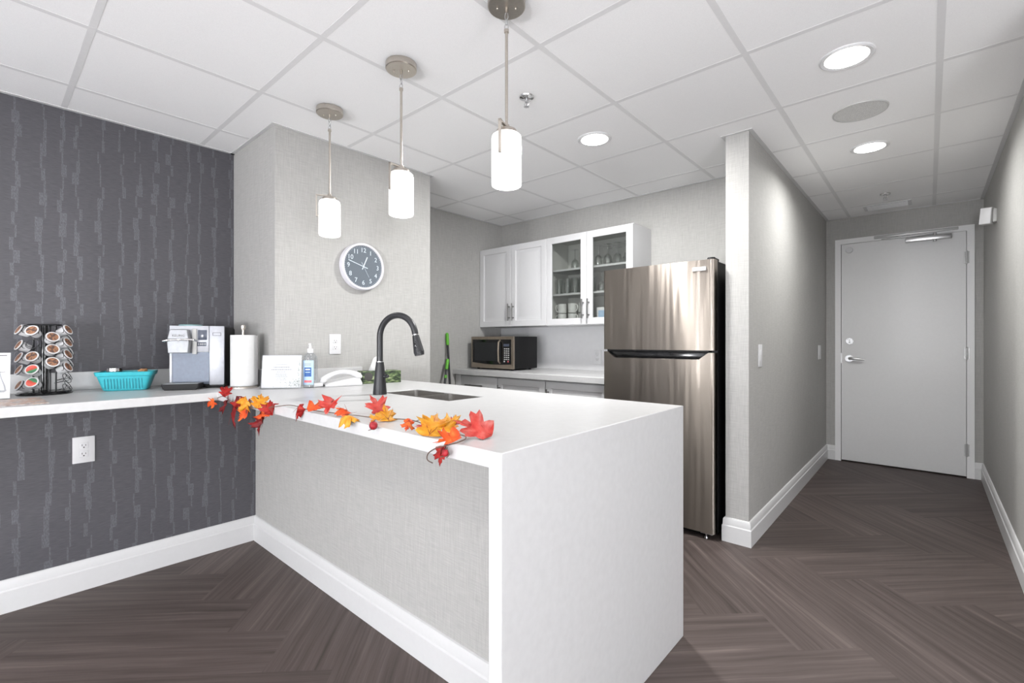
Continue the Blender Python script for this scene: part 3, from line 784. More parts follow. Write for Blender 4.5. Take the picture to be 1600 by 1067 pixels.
ck = thing('wall_clock', 'round wall clock with slate dial and white rim', 'clock', (XC, 1.598, 1.634))
CM = frame_mat((0, 0, 0), (0, 1, 0), (0, 0, 1))
CR = .148
G().lathe([(0, 0), (CR-.006, 0), (CR, .006), (CR, .036), (CR-.004, .043), (CR-.012, .044), (CR-.017, .040), (CR-.0175, .033)], n=64, M=CM).build('rim', 'rimw', ck)
G().lathe([(0, .034), (CR-.016, .034), (CR-.016, .028), (0, .028)], n=64, M=CM).build('dial', 'dial', ck)
g = G()
for k in range(1, 13):
    a = PI/2-k*PI/6
    G().text(str(k), .040, CM @ Matrix.Translation((.102*math.cos(a), .102*math.sin(a), .0346)), .0003).build('numeral', 'num', ck)
g = G()
for k in range(60):
    a = k*PI/30; M = CM @ Matrix.Rotation(a, 4, 'Z')
    g.box(.1235, .1275, -.0007, .0007, .034, .0346, M=M)
g.build('minute_marks', 'num', ck)
def hand(name, ang, L, tail, w, z):
    M = CM @ Matrix.Rotation(math.radians(ang), 4, 'Z')
    G().box(-tail, L, -w/2, w/2, z, z+.0012, M=M).build(name, 'num', ck)
hand('hour_hand', 90-23.5, .068, .02, .006, .0352)
hand('minute_hand', 90-287, .108, .03, .0045, .0368)
hand('second_hand', 90-150, .075, .03, .0014, .0384)
G().lathe([(0, .0402), (.005, .0402), (.005, .0350)], n=14, M=CM).build('hub', 'num', ck)

ws = thing('wall_sensor', 'white tilted speaker box high on the far corridor wall', 'speaker', (XRW, 4.58, 2.02))
G().box(-.02, 0, -.03, .03, -.045, .045, .004).build('bracket', 'plateg', ws)
Ms = Matrix.Translation((-.045, -.005, .0)) @ Matrix.Rotation(math.radians(-24), 4, 'Z') @ Matrix.Rotation(math.radians(5), 4, 'Y')
G().box(-.032, .032, -.028, .028, -.057, .057, .006, M=Ms).build('housing', 'plateg', ws)
G().box(-.029, .029, -.031, -.027, -.053, .053, .003, M=Ms).build('grille', 'plate', ws)

# ------------------------------------------------------------------ ceiling fittings
def downlight(x, y, label, e=None):
    t = thing('ceiling_downlight', label, 'ceiling light', (x, y, H), 0, 'recessed ceiling downlights')
    G().lathe([(.078, .001), (.0785, -.004), (.092, -.007), (.098, -.003), (.099, .0015), (.078, .002)], n=40).build('trim_ring', 'plate', t)
    G().lathe([(0, -.0045), (.0785, -.0045), (.0785, -.001), (0, -.001)], n=40).build('lens', 'lens', t)
    ld_ = bpy.data.lights.new('downlight_beam', 'AREA'); ld_.shape = 'DISK'; ld_.size = .15; ld_.energy = e or DL; ld_.spread = math.radians(165 if 'corridor' in label else 180); ld_.color = (1, .995, .985)
    lo = bpy.data.objects.new('downlight_beam', ld_); COL.objects.link(lo); lo.parent = t; lo.location = (0, 0, -.009)
for x, y, lb in [(-.259, 2.415, 'large round downlight at the corridor mouth, nearest the camera'), (-.273, 3.633, 'round downlight deeper in the corridor towards the door'),
                 (-1.481, 2.409, 'round downlight above the kitchen between pendants and refrigerator'),
                 (-1.481, -.63, 'downlight in the lounge ceiling before the peninsula'), (-.26, -.63, 'downlight in the lounge ceiling over the aisle'), (1.0, -.63, 'downlight in the lounge ceiling by the right windows'),
                 (-1.481, -2.45, 'rear downlight on the charcoal wall side'), (.35, -2.45, 'rear downlight in the middle of the lounge'), (2.2, -2.45, 'rear downlight near the wide windows')]:
    downlight(x, y, lb, DLK if 'kitchen' in lb else DLC if 'mouth' in lb else DLD if 'corridor' in lb else 11.0 if 'before' in lb else None)
t = thing('ceiling_speaker', 'round grey perforated speaker flush in the corridor ceiling', 'speaker', (-.268, 3.030, H))
G().lathe([(.112, .001), (.112, -.004), (.118, -.005), (.120, .001)], n=48).build('trim_ring', 'plateg', t)
G().lathe([(0, -.004), (.112, -.003), (.112, .001), (0, .001)], n=48).build('grille', 'spk', t)
def sprinkler(x, y, label):
    t = thing('fire_sprinkler', label, 'sprinkler', (x, y, H), 0, 'ceiling sprinklers')
    G().lathe([(0, 0), (.036, 0), (.034, -.006), (.016, -.009), (.014, -.004), (0, -.004)], n=28).build('escutcheon', 'chrome', t)
    G().cyl((0, 0, 0), (0, 0, -.028), .008, n=14).tube([(.008, 0, -.024), (.013, 0, -.036), (.004, 0, -.048)], .002, 8).tube([(-.008, 0, -.024), (-.013, 0, -.036), (-.004, 0, -.048)], .002, 8).cyl((0, 0, -.026), (0, 0, -.048), .0022, n=8).build('sprinkler_body', 'satin', t)
    g = G().cyl((0, 0, -.047), (0, 0, -.050), .008, n=12)
    for k in range(8): g.box(.004, .014, -.0025, .0025, -.0495, -.048, M=Matrix.Rotation(k*PI/4, 4, 'Z'))
    g.build('deflector', 'satin', t)
sprinkler(-1.473, 1.770, 'chrome ceiling sprinkler above the peninsula')
sprinkler(-.265, 4.87, 'chrome ceiling sprinkler near the corridor door')
t = thing('air_vent', 'white slotted air vent in the ceiling before the door', 'vent', (-.275, 5.30, H))
G().box(-.165, .165, -.10, .10, -.003, .001).build('vent_frame', 'plate', t)
for k in range(6): G().box(-.14, .14, -.012, .0, -.006, -.003, M=Matrix.Translation((0, -.066+k*.029, 0)) @ Matrix.Rotation(.15, 4, 'X')).build('louver', 'tile', t)

# unseen globe lamps added behind the camera as fill light, standing in for flash
for (x, y, lb), gm in zip([(.10, -2.3, 'added fill globe in the middle of the lounge'), (1.05, .55, 'added fill globe beside the corridor mouth'), (2.9, -1.6, 'added fill globe by the east windows'), (-1.9, -2.9, 'added fill globe near the charcoal wall windows')], GL):
    t = thing('fill_lamp', lb, 'added fill light', (x, y, 0), 0, 'added fill globes in the lounge')
    G().lathe([(0, 0), (.14, 0), (.14, .015), (.02, .025), (0, .025)], n=36).build('base', 'nickel', t)
    G().cyl((0, 0, .02), (0, 0, .70), .011, n=16).lathe([(0, .68), (.03, .69), (.055, .715), (.05, .72), (0, .72)], n=24).build('pole', 'nickel', t)
    G().sphere((0, 0, .90), .22, 32).build('lamp_shade', gm, t)
# pendants
def pendant(x, y, ang, label):
    t = thing('pendant_light', label, 'pendant light', (x, y, H), 0, 'pendant lights over the peninsula')
    G().lathe([(0, 0), (.065, 0), (.066, -.003), (.066, -.024), (.063, -.027), (0, -.027)], n=48).build('canopy', 'nickel', t)
    ca_, sa_ = math.cos(ang), math.sin(ang); rt = Vector((.749, .663, 0))
    for s in (-1, 1):
        p = rt*(s*.032); G().sphere((p.x, p.y, -.030), .0045, 10).cyl((p.x, p.y, -.027), (p.x, p.y, -.036), .003, n=8).build('screw', 'nickel', t)
    G().cyl((0, 0, -.027), (0, 0, -.046), .006, .005, 12).build('loop_stem', 'nickel', t)
    for k in range(3):
        c = Vector((0, 0, -.056-k*.0195)); r = Matrix.Rotation(k*PI/2+.5, 3, 'Z')
        pts = []
        for i in range(16):
            a = 2*PI*i/16; q = r @ Vector((.0062*math.cos(a), 0, .0125*math.sin(a))); pts.append(c+q)
        G().tube(pts, .0017, 8, True).build('chain_link', 'satin', t)
    G().tube([(.003, .002, -.045), (.007, -.003, -.06), (-.002, .006, -.085), (.004, .0, -.105)], .0022, 8).build('wire', 'acryl', t)
    G().cyl((0, 0, -.104), (0, 0, -.114), .0085, n=14).cyl((0, 0, -.110), (0, 0, -.446), .0052, n=14).build('rod', 'nickel', t)
    G().lathe([(0, -.438), (.010, -.438), (.012, -.452), (.034, -.456), (.036, -.460), (.036, -.472), (0, -.472)], n=28).build('shade_cap', 'nickel', t)
    M = Matrix.Rotation(ang, 4, 'Z')
    G().box(0, .066, -.005, .005, -.449, -.443, M=M).box(.0605, .066, -.005, .005, -.556, -.443, M=M).box(.051, .066, -.0045, .0045, -.556, -.550, M=M).build('bracket', 'nickel', t)
    G().lathe([(.030, -.471), (.044, -.472), (.050, -.477), (.0525, -.486), (.0525, -.645), (.051, -.651), (.046, -.653), (.044, -.650), (.049, -.640), (.049, -.49), (.040, -.480), (.030, -.479)], n=40).build('lamp_shade', 'opal', t)
    G().sphere((0, 0, -.54), .028, 16, (1, 1, 1.25)).cyl((0, 0, -.471), (0, 0, -.51), .015, n=14).build('bulb', 'opal', t)
    pl = bpy.data.lights.new('pendant_glow', 'POINT'); pl.energy = PE; pl.shadow_soft_size = .04; pl.color = (1, .985, .955)
    po = bpy.data.objects.new('pendant_glow', pl); COL.objects.link(po); po.parent = t; po.location = (0, 0, -.685)
Rw = Vector((.749, .663)); Fw = Vector((-.663, .749))
def angof(r, f): v = Rw*r+Fw*f; return math.atan2(v.y, v.x)
pendant(-2.312, 1.193, angof(-.062, -.02), 'farthest pendant light, nearest the wall clock')
pendant(-1.704, 1.203, angof(-.036, -.054), 'middle pendant light over the peninsula')
pendant(-1.108, 1.222, angof(-.022, -.06), 'nearest pendant light, cut by the top of the picture')

# ------------------------------------------------------------------ things on the coffee counter
# coffee pods on a carousel
cx, cy = -3.20, .206
cr = thing('pod_carousel', 'black wire carousel rack holding coffee pods on the counter', 'pod rack', (cx, cy, CT))
G().lathe([(0, .006), (.06, .016), (.092, .013), (.101, .006), (.099, 0), (0, 0)], n=48).build('base', 'gloss', cr)
G().cyl((0, 0, .01), (0, 0, .33), .016, n=20).build('pole', 'gloss', cr)
G().lathe([(0, .330), (.060, .330), (.063, .333), (.060, .337), (0, .339)], n=40).build('top_disc', 'black', cr)
for k in range(8):
    a = math.radians(13+45*k); G().cyl((.042*math.cos(a), .042*math.sin(a), .012), (.042*math.cos(a), .042*math.sin(a), .331), .0022, n=8).build('upright_wire', 'black', cr)
EL = math.radians(28)
pod = thing('coffee_pod', '', 'coffee pod')
G().lathe([(0, -.043), (.0175, -.043), (.0185, -.040), (.0225, -.004), (.0255, -.003), (.0262, -.001), (.0255, .0008), (0, .0008)], n=24).build('cup', 'plate', pod)
G().lathe([(0, .0012), (.0205, .0012), (.0205, .0005)], n=24).build('lid', 'lidbrown', pod)
PK = list(pod.children)
ring_proto = None; first = True
COLS = [(-122, 'rear left', [(0, 'b')], []), (-77, 'left', [(-.002, 'b'), (-.074, 'b'), (-.132, 'b'), (-.19, 'b'), (-.262, 'b')], []),
        (-32, 'front left', [(-.006, 'b'), (-.127, 'b'), (-.188, 'g'), (-.248, 'g')], [-.067]),
        (13, 'front centre', [(-.036, 'b'), (-.094, 'b'), (-.155, 'b')], []),
        (58, 'right', [(0, 'b'), (-.062, 'b'), (-.12, 'b'), (-.182, 'b')], [-.235, -.285]),
        (103, 'rear right', [(-.044, 'b'), (-.102, 'b'), (-.162, 'b')], [-.225, -.275])]
ROWN = ['top', 'second', 'third', 'fourth', 'fifth']
ZT = .318
for deg, cn, pods, empt in COLS:
    a = math.radians(deg); ax = Vector((math.cos(a)*math.cos(EL), math.sin(a)*math.cos(EL), math.sin(EL)))
    Rm = ax.to_track_quat('Z', 'Y').to_matrix().to_4x4()
    for ri, (dz, kind) in enumerate(pods):
        c = Vector((.092*math.cos(a), .092*math.sin(a), ZT+dz-.006))
        if first: p = pod; first = False
        else:
            p = pod.copy(); COL.objects.link(p)
            for ch in PK:
                q = ch.copy(); COL.objects.link(q); q.parent = p
                if kind == 'g' and 'lid' in ch.name:
                    q.data = ch.data.copy(); q.data.materials[0] = MT['lidgreen']
        p.matrix_world = Matrix.Translation(Vector((cx, cy, CT))+c) @ Rm @ Matrix.Rotation(RND.uniform(-1.2, 1.2) if kind == 'b' else [.5, 2.7][ri % 2], 4, 'Z')
        tag(p, 'coffee pod with %s lid, %s in the %s carousel column' % ('red and green' if kind == 'g' else 'brown', ROWN[ri], cn), 'coffee pod', 'coffee pods on the carousel')
    for dz in [d_ for d_, _ in pods]+empt:
        c = Vector((.092*math.cos(a), .092*math.sin(a), ZT+dz-.006)) - ax*.006
        pts = [c+(Rm.to_3x3() @ Vector((.0245*math.cos(2*PI*i/18), .0245*math.sin(2*PI*i/18), 0))) for i in range(18)]
        inn = Vector((.042*math.cos(a), .042*math.sin(a), c.z-.022)); sd = Vector((-math.sin(a), math.cos(a), 0))
        g = G().tube(pts, .0014, 6, True)
        for s in (-1, 1): g.tube([inn+sd*s*.010, c+sd*s*.020-ax*.004-Vector((0, 0, .010)), c+sd*s*.0245], .0013, 6)
        g.build('wire_loop', 'black', cr)

# teal basket with a jar and a small brown packet
bk = thing('plastic_basket', 'teal slotted plastic basket on the coffee counter', 'basket', (-3.150, .510, CT), math.atan2(.594-.401, -3.050+3.127))
L2, D2, HB = .090, .058, .098
g = G(); b = g.b
def rr_loop(hx, hy, z, r=.02):
    vs = []
    for sx, sy, a0 in ((1, 1, 0), (-1, 1, PI/2), (-1, -1, PI), (1, -1, 1.5*PI)):
        for k in range(5): a = a0+k*PI/8; vs.append(b.verts.new((sx*(hx-r)+r*math.cos(a), sy*(hy-r)+r*math.sin(a), z)))
    return vs
Ls = [rr_loop(L2-.006, D2-.006, 0), rr_loop(L2, D2, .005), rr_loop(L2+.021, D2+.015, HB-.022), rr_loop(L2+.026, D2+.020, HB-.020), rr_loop(L2+.030, D2+.024, HB-.002), rr_loop(L2+.028, D2+.022, HB), rr_loop(L2+.020, D2+.014, HB), rr_loop(L2-.003, D2-.003, .006)]
for a_, c_ in zip(Ls, Ls[1:]):
    n = len(a_)
    for i in range(n): j = (i+1) % n; b.faces.new((a_[i], a_[j], c_[j], c_[i]))
b.faces.new(Ls[0][::-1]); b.faces.new(Ls[-1])
g.build('basket_shell', 'teal', bk)
MT['tealdk'] = plain('teal_slot', (30, 124, 138), .6)
for k in range(13):
    x = -.074+k*.0123; tl = math.atan2(.015, HB-.027)
    G().box(-.0016, .0016, -.0012, .0012, .008, .060, M=Matrix.Translation((x*1.02, -D2-.0015, .004)) @ Matrix.Rotation(tl, 4, 'X')).build('slot', 'tealdk', bk)
jr = thing('glass_jar', 'short glass jar with shiny metal lid standing in the teal basket', 'jar', (-3.178, .462, CT+.010))
G().lathe([(0, 0), (.030, 0), (.033, .006), (.033, .085), (.029, .092), (.027, .090), (.031, .083), (.031, .008), (0, .004)], n=28).build('jar_body', 'glass', jr)
G().lathe([(0, .108), (.030, .107), (.0335, .104), (.034, .090), (0, .090)], n=28).build('lid', 'chrome', jr)
pkt = G().box(-.016, .016, -.022, .022, 0, .098, .004, M=Matrix.Rotation(.15, 4, 'X')).build('sugar_packet', 'brown', None)
pkt.location = (-3.128, .575, CT+.010); pkt.rotation_euler = (0, 0, 1.1)
tag(pkt, 'brown paper packet standing in the end of the teal basket', 'packet')

# coffee machine
cm = thing('coffee_machine', 'silver single cup coffee machine with black tray in front of the charcoal wall', 'coffee machine', (-2.967, .778, CT), math.radians(-30))
W2, HM = .128, .338
G().box(-.25, -.012, -W2+.004, W2, .004, HM-.004, .012).build('housing', 'bodyb', cm)
yS = .056
fp = G().box(-.016, 0, -W2, yS-.0008, .195, HM, .003).box(-.016, 0, -W2, -W2+.012, .012, .2, .002).box(-.10, 0, -W2, yS-.0008, HM-.006, HM, .002).build('front_panel', 'silver', cm)
G().box(-.016, .001, yS+.0008, W2, .016, HM, .004).build('water_tank', 'silver', cm)
g = G(); y1, y2, z1, z2 = .073, .113, .285, .300
g.box(.0008, .002, y1, y2, z1, z1+.002).box(.0008, .002, y1, y2, z2, z2+.002).box(.0008, .002, y1, y1+.002, z1, z2+.002).box(.0008, .002, y2-.002, y2, z1, z2+.002)
g.build('tank_window', 'slot', cm)
G().box(-.016, -.004, -W2+.012, yS-.0008, .022, .196).build('cup_bay', 'bay', cm)
G().box(-.016, .0015, .003, .046, .262, .316, .002).build('display', 'screen', fp)
G().box(-.016, .0015, -.001, .043, .228, .250, .002).build('button_strip', 'screen', fp)
for k in range(4): G().box(.001, .0025, .003+k*.010, .010+k*.010, .233, .245, .001).build('button', 'mgrey', fp)
# brew head : tapered lid over a squarer lower block
MB = Matrix(((0, 0, 1, 0), (1, 0, 0, 0), (0, 1, 0, 0), (0, 0, 0, 1)))
bh = G().prism([(-.119, .192), (-.028, .192), (-.022, .262), (-.125, .262)], .052, MB).build('brew_head', 'mgrey', cm, bevel=.004)
G().prism([(-.124, .264), (-.024, .264), (-.034, .318), (-.112, .318)], .050, MB).build('brew_lid', 'mgrey', bh, bevel=.004)
G().box(.0, .012, -.022, .0, .185, .322, .003).build('head_side', 'plateg', bh)
G().tube([(.02, .000, .256), (.052, -.004, .262), (.062, -.030, .264), (.062, -.110, .262), (.052, -.140, .256), (.03, -.142, .252)], .0055, 10).build('brew_handle', 'chrome', bh)
G().text('KEURIG', .0165, frame_mat((.0504, -.072, .284), (0, 1, 0), (0, 0, 1)), .0004).build('lettering', 'slot', bh)
tr = G().prism([(-.136, .032), (-.128, .006), (-.120, 0), (.020, 0), (.028, .010), (.032, .032)], .095, MB).build('drip_tray', 'bodyb', cm, bevel=.003)
G().box(.004, .092, -.131, .027, .0315, .0345, .001).build('tray_grate', 'mgrey', tr)
G().box(-.25, -.005, yS-.02, W2, 0, .018, .004).build('base', 'bodyb', cm)
G().lathe([(0, .0), (.052, 0), (.056, .006), (.05, .009), (0, .009)], (-.07, -.05, HM-.001), 32).build('lid_ring', 'pteal', cm)  # pale teal disc on top of the machine

# paper towel roll on its holder
px_, py_ = -2.822, .957
ph = thing('paper_towel_holder', 'metal paper towel stand by the column corner', 'paper towel holder', (px_, py_, CT))
G().lathe([(0, .010), (.068, .010), (.072, .006), (.072, 0), (0, 0)], n=40).build('base', 'nickel', ph)
G().cyl((0, 0, .008), (0, 0, .325), .006, n=14).build('pole', 'nickel', ph)
G().lathe([(0, .0), (.010, .0), (.013, .012), (.012, .024), (.0, .028)], (0, 0, .318), 20).build('knob', 'nickel', ph)
pr_ = G().lathe([(.020, .0), (.0600, .0), (.0615, .002), (.0615, .276), (.060, .278), (.020, .278), (.020, .0)], n=48).box(.0545, .0613, .0, .040, .002, .276, .001, M=Matrix.Rotation(math.radians(50), 4, 'Z')).build('paper_towel_roll', 'tissue', None)
pr_.location = (px_, py_, CT+.0105); tag(pr_, 'white paper towel roll standing on the metal stand', 'paper towel')

# notice in a clear holder
ns = thing('notice_holder', 'clear acrylic sign holder with printed notice leaning beside the sanitizer', 'sign', (-2.588, 1.062, CT))
rt = Vector((.62, .785, 0)).normalized(); bkd = Vector((-.785, .62, 0)); upv = (Vector((0, 0, 1))+bkd*.16).normalized()
MN = frame_mat((0, 0, .002), rt, upv)
G().box(-.103, .103, 0, .182, -.002, -.0005, M=MN).box(-.103, .103, 0, .004, -.03, .012, M=MN).box(-.103, .103, 0, .182, .0012, .0026, M=MN).build('acrylic_sleeve', 'acryl', ns)
sheet = G().box(-.098, .098, .004, .178, -.0003, .0008, M=MN).build('notice_sheet', 'paper', ns)
g = G(); rr = random.Random(3)
for yy, w_, h_ in ((.127, .055, .0022), (.112, .082, .0042), (.100, .105, .0042), (.088, .05, .0026), (.076, .06, .002), (.069, .058, .002), (.062, .06, .002), (.054, .045, .002), (.044, .052, .002)):
    x = -w_/2
    while x < w_/2:
        q = rr.uniform(.004, .011); g.box(x, min(w_/2, x+q), yy, yy+h_, .0007, .0011, M=MN); x += q+.0025
g.build('text_lines', 'ink', sheet)
g = G()
for k in range(120):
    u = rr.random()**.6; x = .092-abs(rr.gauss(0, 1))*.03*(1.2) ; yy = .008+abs(rr.gauss(0, 1))*.022
    if rr.random() < .3: x, yy = .092-abs(rr.gauss(0, 1))*.006, rr.uniform(.02, .168)
    if x < -.05 or yy > .17: continue
    a = rr.uniform(0, PI); w_ = rr.uniform(.002, .0045)
    g.prism([(-w_, 0), (0, -w_*.4), (w_, 0), (0, w_*.4)], .0004, MN @ Matrix.Translation((x, yy, .0008)) @ Matrix.Rotation(a, 4, 'Z'))
g.build('leaf_motif', 'leafink', sheet)

# sanitizer
sb = thing('sanitizer_bottle', 'clear pump bottle with blue and red label beside the notice', 'bottle', (-2.556, 1.206, CT), math.radians(-30))
G().lathe([(0, .0), (.036, 0), (.039, .004), (.0395, .15), (.036, .172), (.022, .188), (.014, .192), (.014, .198), (0, .198)], n=32).build('bottle_body', 'gel', sb)
G().lathe([(.0, .19), (.016, .19), (.016, .212), (.008, .216), (.006, .236), (0, .236)], n=24).box(-.006, .034, -.006, .006, .234, .243, .002).build('pump', 'plate', sb)
def wrap(w_, z0, z1, mat, nm, r=.0401, dy=0, par=None):
    g = G(); b = g.b; n = 12
    A = [(b.verts.new((r*math.cos(a), r*math.sin(a), z0)), b.verts.new((r*math.cos(a), r*math.sin(a), z1))) for a in [dy-w_/2+w_*i/n for i in range(n+1)]]
    for (p, q), (s, t_) in zip(A, A[1:]): b.faces.new((p, s, t_, q))
    return g.build(nm, mat, par or sb)
lb = wrap(1.55, .018, .150, 'lblue', 'label', dy=-.25)
wrap(.95, .062, .112, 'blue', 'label_shield', .0404, -.25, lb); wrap(.65, .098, .104, 'plate', 'label_stripe', .0407, -.25, lb); wrap(.65, .084, .088, 'lblue', 'label_stripe', .0407, -.25, lb)
wrap(.9, .122, .126, 'ink', 'label_stripe', .0404, -.25, lb); wrap(.9, .130, .134, 'ink', 'label_stripe', .0404, -.25, lb); wrap(1.0, .030, .042, 'pink', 'label_band', .0404, -.25, lb)

# telephone
te = thing('telephone', 'white desk telephone lying by the column backsplash', 'telephone', (-2.545, 1.375, CT), math.atan2(.95, .24))
G().prism([(-.095, 0), (.105, 0), (.108, .012), (.095, .040), (.06, .046), (-.07, .022), (-.098, .010)], .155, Matrix(((1, 0, 0, 0), (0, 0, -1, .075), (0, 1, 0, 0), (0, 0, 0, 1)))).build('base', 'plate', te, bevel=.006)
pts = []; rs = []
for i in range(17):
    f = i/16; pts.append((-.105+.205*f, -.035, .034+.018*f+.036*math.sin(PI*f)**.8)); rs.append(.0125+.0065*abs(2*f-1)**2.5)
G().tube(pts, rs, 14).sphere((-.100, -.035, .034), .021, 14, (1, 1, .75)).sphere((.097, -.035, .050), .021, 14, (1, 1, .75)).build('handset', 'plate', te)
pts = [(-.105-.05*i/90+.007*math.cos(i*.9)*0, -.045+.011*math.cos(i*.9)-.02*(i/90), .013+.011*math.sin(i*.9)) for i in range(91)]
G().tube(pts, .0024, 6).build('coiled_cord', 'plate', te)
G().box(-.098, -.06, -.06, -.02, .006, .012).build('keypad', 'slot', te)

# tissue box
tb = thing('tissue_box', 'tissue box printed with green leaves behind the faucet', 'tissue box', (-2.545, 1.635, CT), math.radians(75))
G().box(-.118, .118, -.058, .058, 0, .074, .0015).build('carton', 'print', tb)
G().lathe([(0, .0006), (.025, .0006), (.025, 0), (0, 0)], n=24, M=frame_mat((-.083, -.0582, .042), (1, 0, 0), (0, 0, 1))).build('stone_print', 'slot', tb)
G().lathe([(0, .001), (.04, .001), (.04, 0)], (0.0, 0, .0738), 24, Matrix.Diagonal((1.3, .55, 1, 1))).build('opening', 'slot', tb)
g = G(); b = g.b; rows = []
for j in range(9):
    f = j/8; row = []
    for i in range(9):
        s = i/8-.5
        wd = .085*(1-f)**.8+.018
        row.append(b.verts.new((s*wd*1.1-.015*f+.012*math.sin(6*s+2), .016*math.sin(7*s+3*f)*(1-.4*f), .070+.098*f-.030*abs(s)*f-(.05*(s+.1)*f if s > 0 else 0))))
    rows.append(row)
for a_, c_ in zip(rows, rows[1:]):
    for i in range(8): b.faces.new((a_[i], a_[i+1], c_[i+1], c_[i]))
ts = g.build('tissue', 'tissue', tb, ang=80); md_ = ts.modifiers.new('thick', 'SOLIDIFY'); md_.thickness = .002

# leaflets at the far left
lh = thing('leaflet_holder', 'upright leaflet holder with white sheet at the left end of the counter', 'leaflet holder', (-3.02, .025, CT), math.radians(-8))
Mh = frame_mat((0, 0, .002), (0, 1, 0), (-.12, 0, 1))
G().box(-.075, .062, 0, .205, -.002, -.0006, M=Mh).box(-.075, .062, 0, .005, -.03, .03, M=Mh).build('acrylic_sleeve', 'acryl', lh)
s2 = G().box(-.073, .060, .004, .203, -.0004, .0008, M=Mh).build('leaflet_sheet', 'paper', lh)
G().box(.012, .05, .19, .1935, .0007, .0012, M=Mh).box(-.05, .045, .118, .1205, .0007, .0012, M=Mh).build('text_lines', 'inkd', s2)
poly = [(-.055, .03), (.042, .03), (.05, .036), (.046, .06), (.036, .09), (.030, .118), (.026, .118), (.032, .09), (.040, .06), (.043, .040), (-.055, .040)]
G().prism(poly, .0005, Mh @ Matrix.Translation((0, 0, .0008))).build('carafe_drawing', 'ink', s2)
br = G().box(-.145, .145, -.10, .10, 0, .002).build('brochure', 'brochure', None)
br.location = (-2.845, .082, CT+.0005); br.rotation_euler = (0, 0, .03)
tag(br, 'colourful printed brochure lying flat before the pod rack', 'brochure')

# ------------------------------------------------------------------ autumn leaf garland
gl = thing('leaf_garland', 'artificial autumn leaf garland along the peninsula edge', 'garland', (-1.6, .79, CT))
def maple(size, fold, curl, rr):
    half = [(0, 1.0), (.07, .80), (.17, .70), (.14, .52), (.30, .62), (.47, .66), (.46, .52), (.58, .44), (.44, .34), (.32, .22), (.46, .12), (.52, .0), (.36, -.04), (.18, -.10), (.05, -.12)]
    pts = [(x*rr.uniform(.88, 1.12), y*rr.uniform(.95, 1.05)) for x, y in half]; size *= 1.07
    g = G(); b = g.b
    def V(x, y):
        x2 = x*.8; z = fold*abs(x)+curl*(y-.4)**2+.05*math.sin(9*x+5*y)
        return b.verts.new((x2*size, (y-.42)*size, z*size))
    c0 = [V(0, yy) for yy in (-.12, .0, .1, .25, .45, .65, 1.0)]
    # fan triangles from the midrib for each side
    for sgn in (1, -1):
        rim = [c0[-1]]+[V(sgn*x, y) for x, y in pts[1:]]+[c0[0]]
        mids = [c0[6], c0[5], c0[5], c0[4], c0[4], c0[4], c0[4], c0[3], c0[3], c0[3], c0[2], c0[2], c0[1], c0[1], c0[0], c0[0]]
        for i in range(len(rim)-1):
            a, c, m1, m2 = rim[i], rim[i+1], mids[i], mids[i+1]
            fs = []
            for v in (a, c, m2, m1):
                if v not in fs: fs.append(v)
            if len(fs) >= 3:
                try: b.faces.new(fs if sgn > 0 else fs[::-1])
                except ValueError: pass
    return g
LV = [
    ('red', (-2.475, .765, .930), .060, 10, 0), ('orange', (-2.640, .765, .862), .051, 100, 1), ('darkred', (-2.484, .765, .848), .064, 170, 1),
    ('red', (-2.318, .765, .895), .056, 60, 0), ('gold', (-2.211, .765, .889), .058, 150, 1), ('orange', (-2.256, .765, .842), .062, 250, 1),
    ('darkred', (-2.382, .765, .802), .066, 150, 1), ('gold', (-2.076, .768, .918), .074, 8, 0), ('red', (-1.998, .765, .892), .070, 320, 0),
    ('orange', (-2.043, .765, .856), .064, 265, 1), ('darkred', (-2.056, .765, .816), .062, 185, 1), ('red', (-1.725, .765, .903), .052, 200, 1),
    ('orange', (-1.640, .805, .926), .070, 70, 2), ('coral', (-1.575, .812, .932), .078, 190, 0), ('orange', (-1.493, .815, .935), .055, 290, 2), ('gold', (-1.361, .772, .928), .062, 110, 2),
    ('coral', (-1.474, .935, .938), .086, 335, 0), ('gold', (-1.296, .859, .936), .066, 350, 0), ('gold', (-1.262, .800, .925), .050, 205, 2),
    ('orange', (-1.102, .800, .928), .040, 200, 0), ('coral', (-1.055, .815, .928), .042, 280, 2), ('gold', (-1.012, .818, .938), .090, 15, 0), ('gold', (-.985, .85, .938), .062, 345, 0),
    ('orange', (-.896, .768, .917), .062, 240, 2), ('coral', (-.912, .872, .934), .098, 300, 0), ('coral', (-1.0, .885, .930), .05, 60, 2), ('gold', (-1.057, .940, .934), .036, 40, 2), ('red', (-.918, .765, .876), .040, 185, 1)]
cam = Vector((0, 0, 1.165))
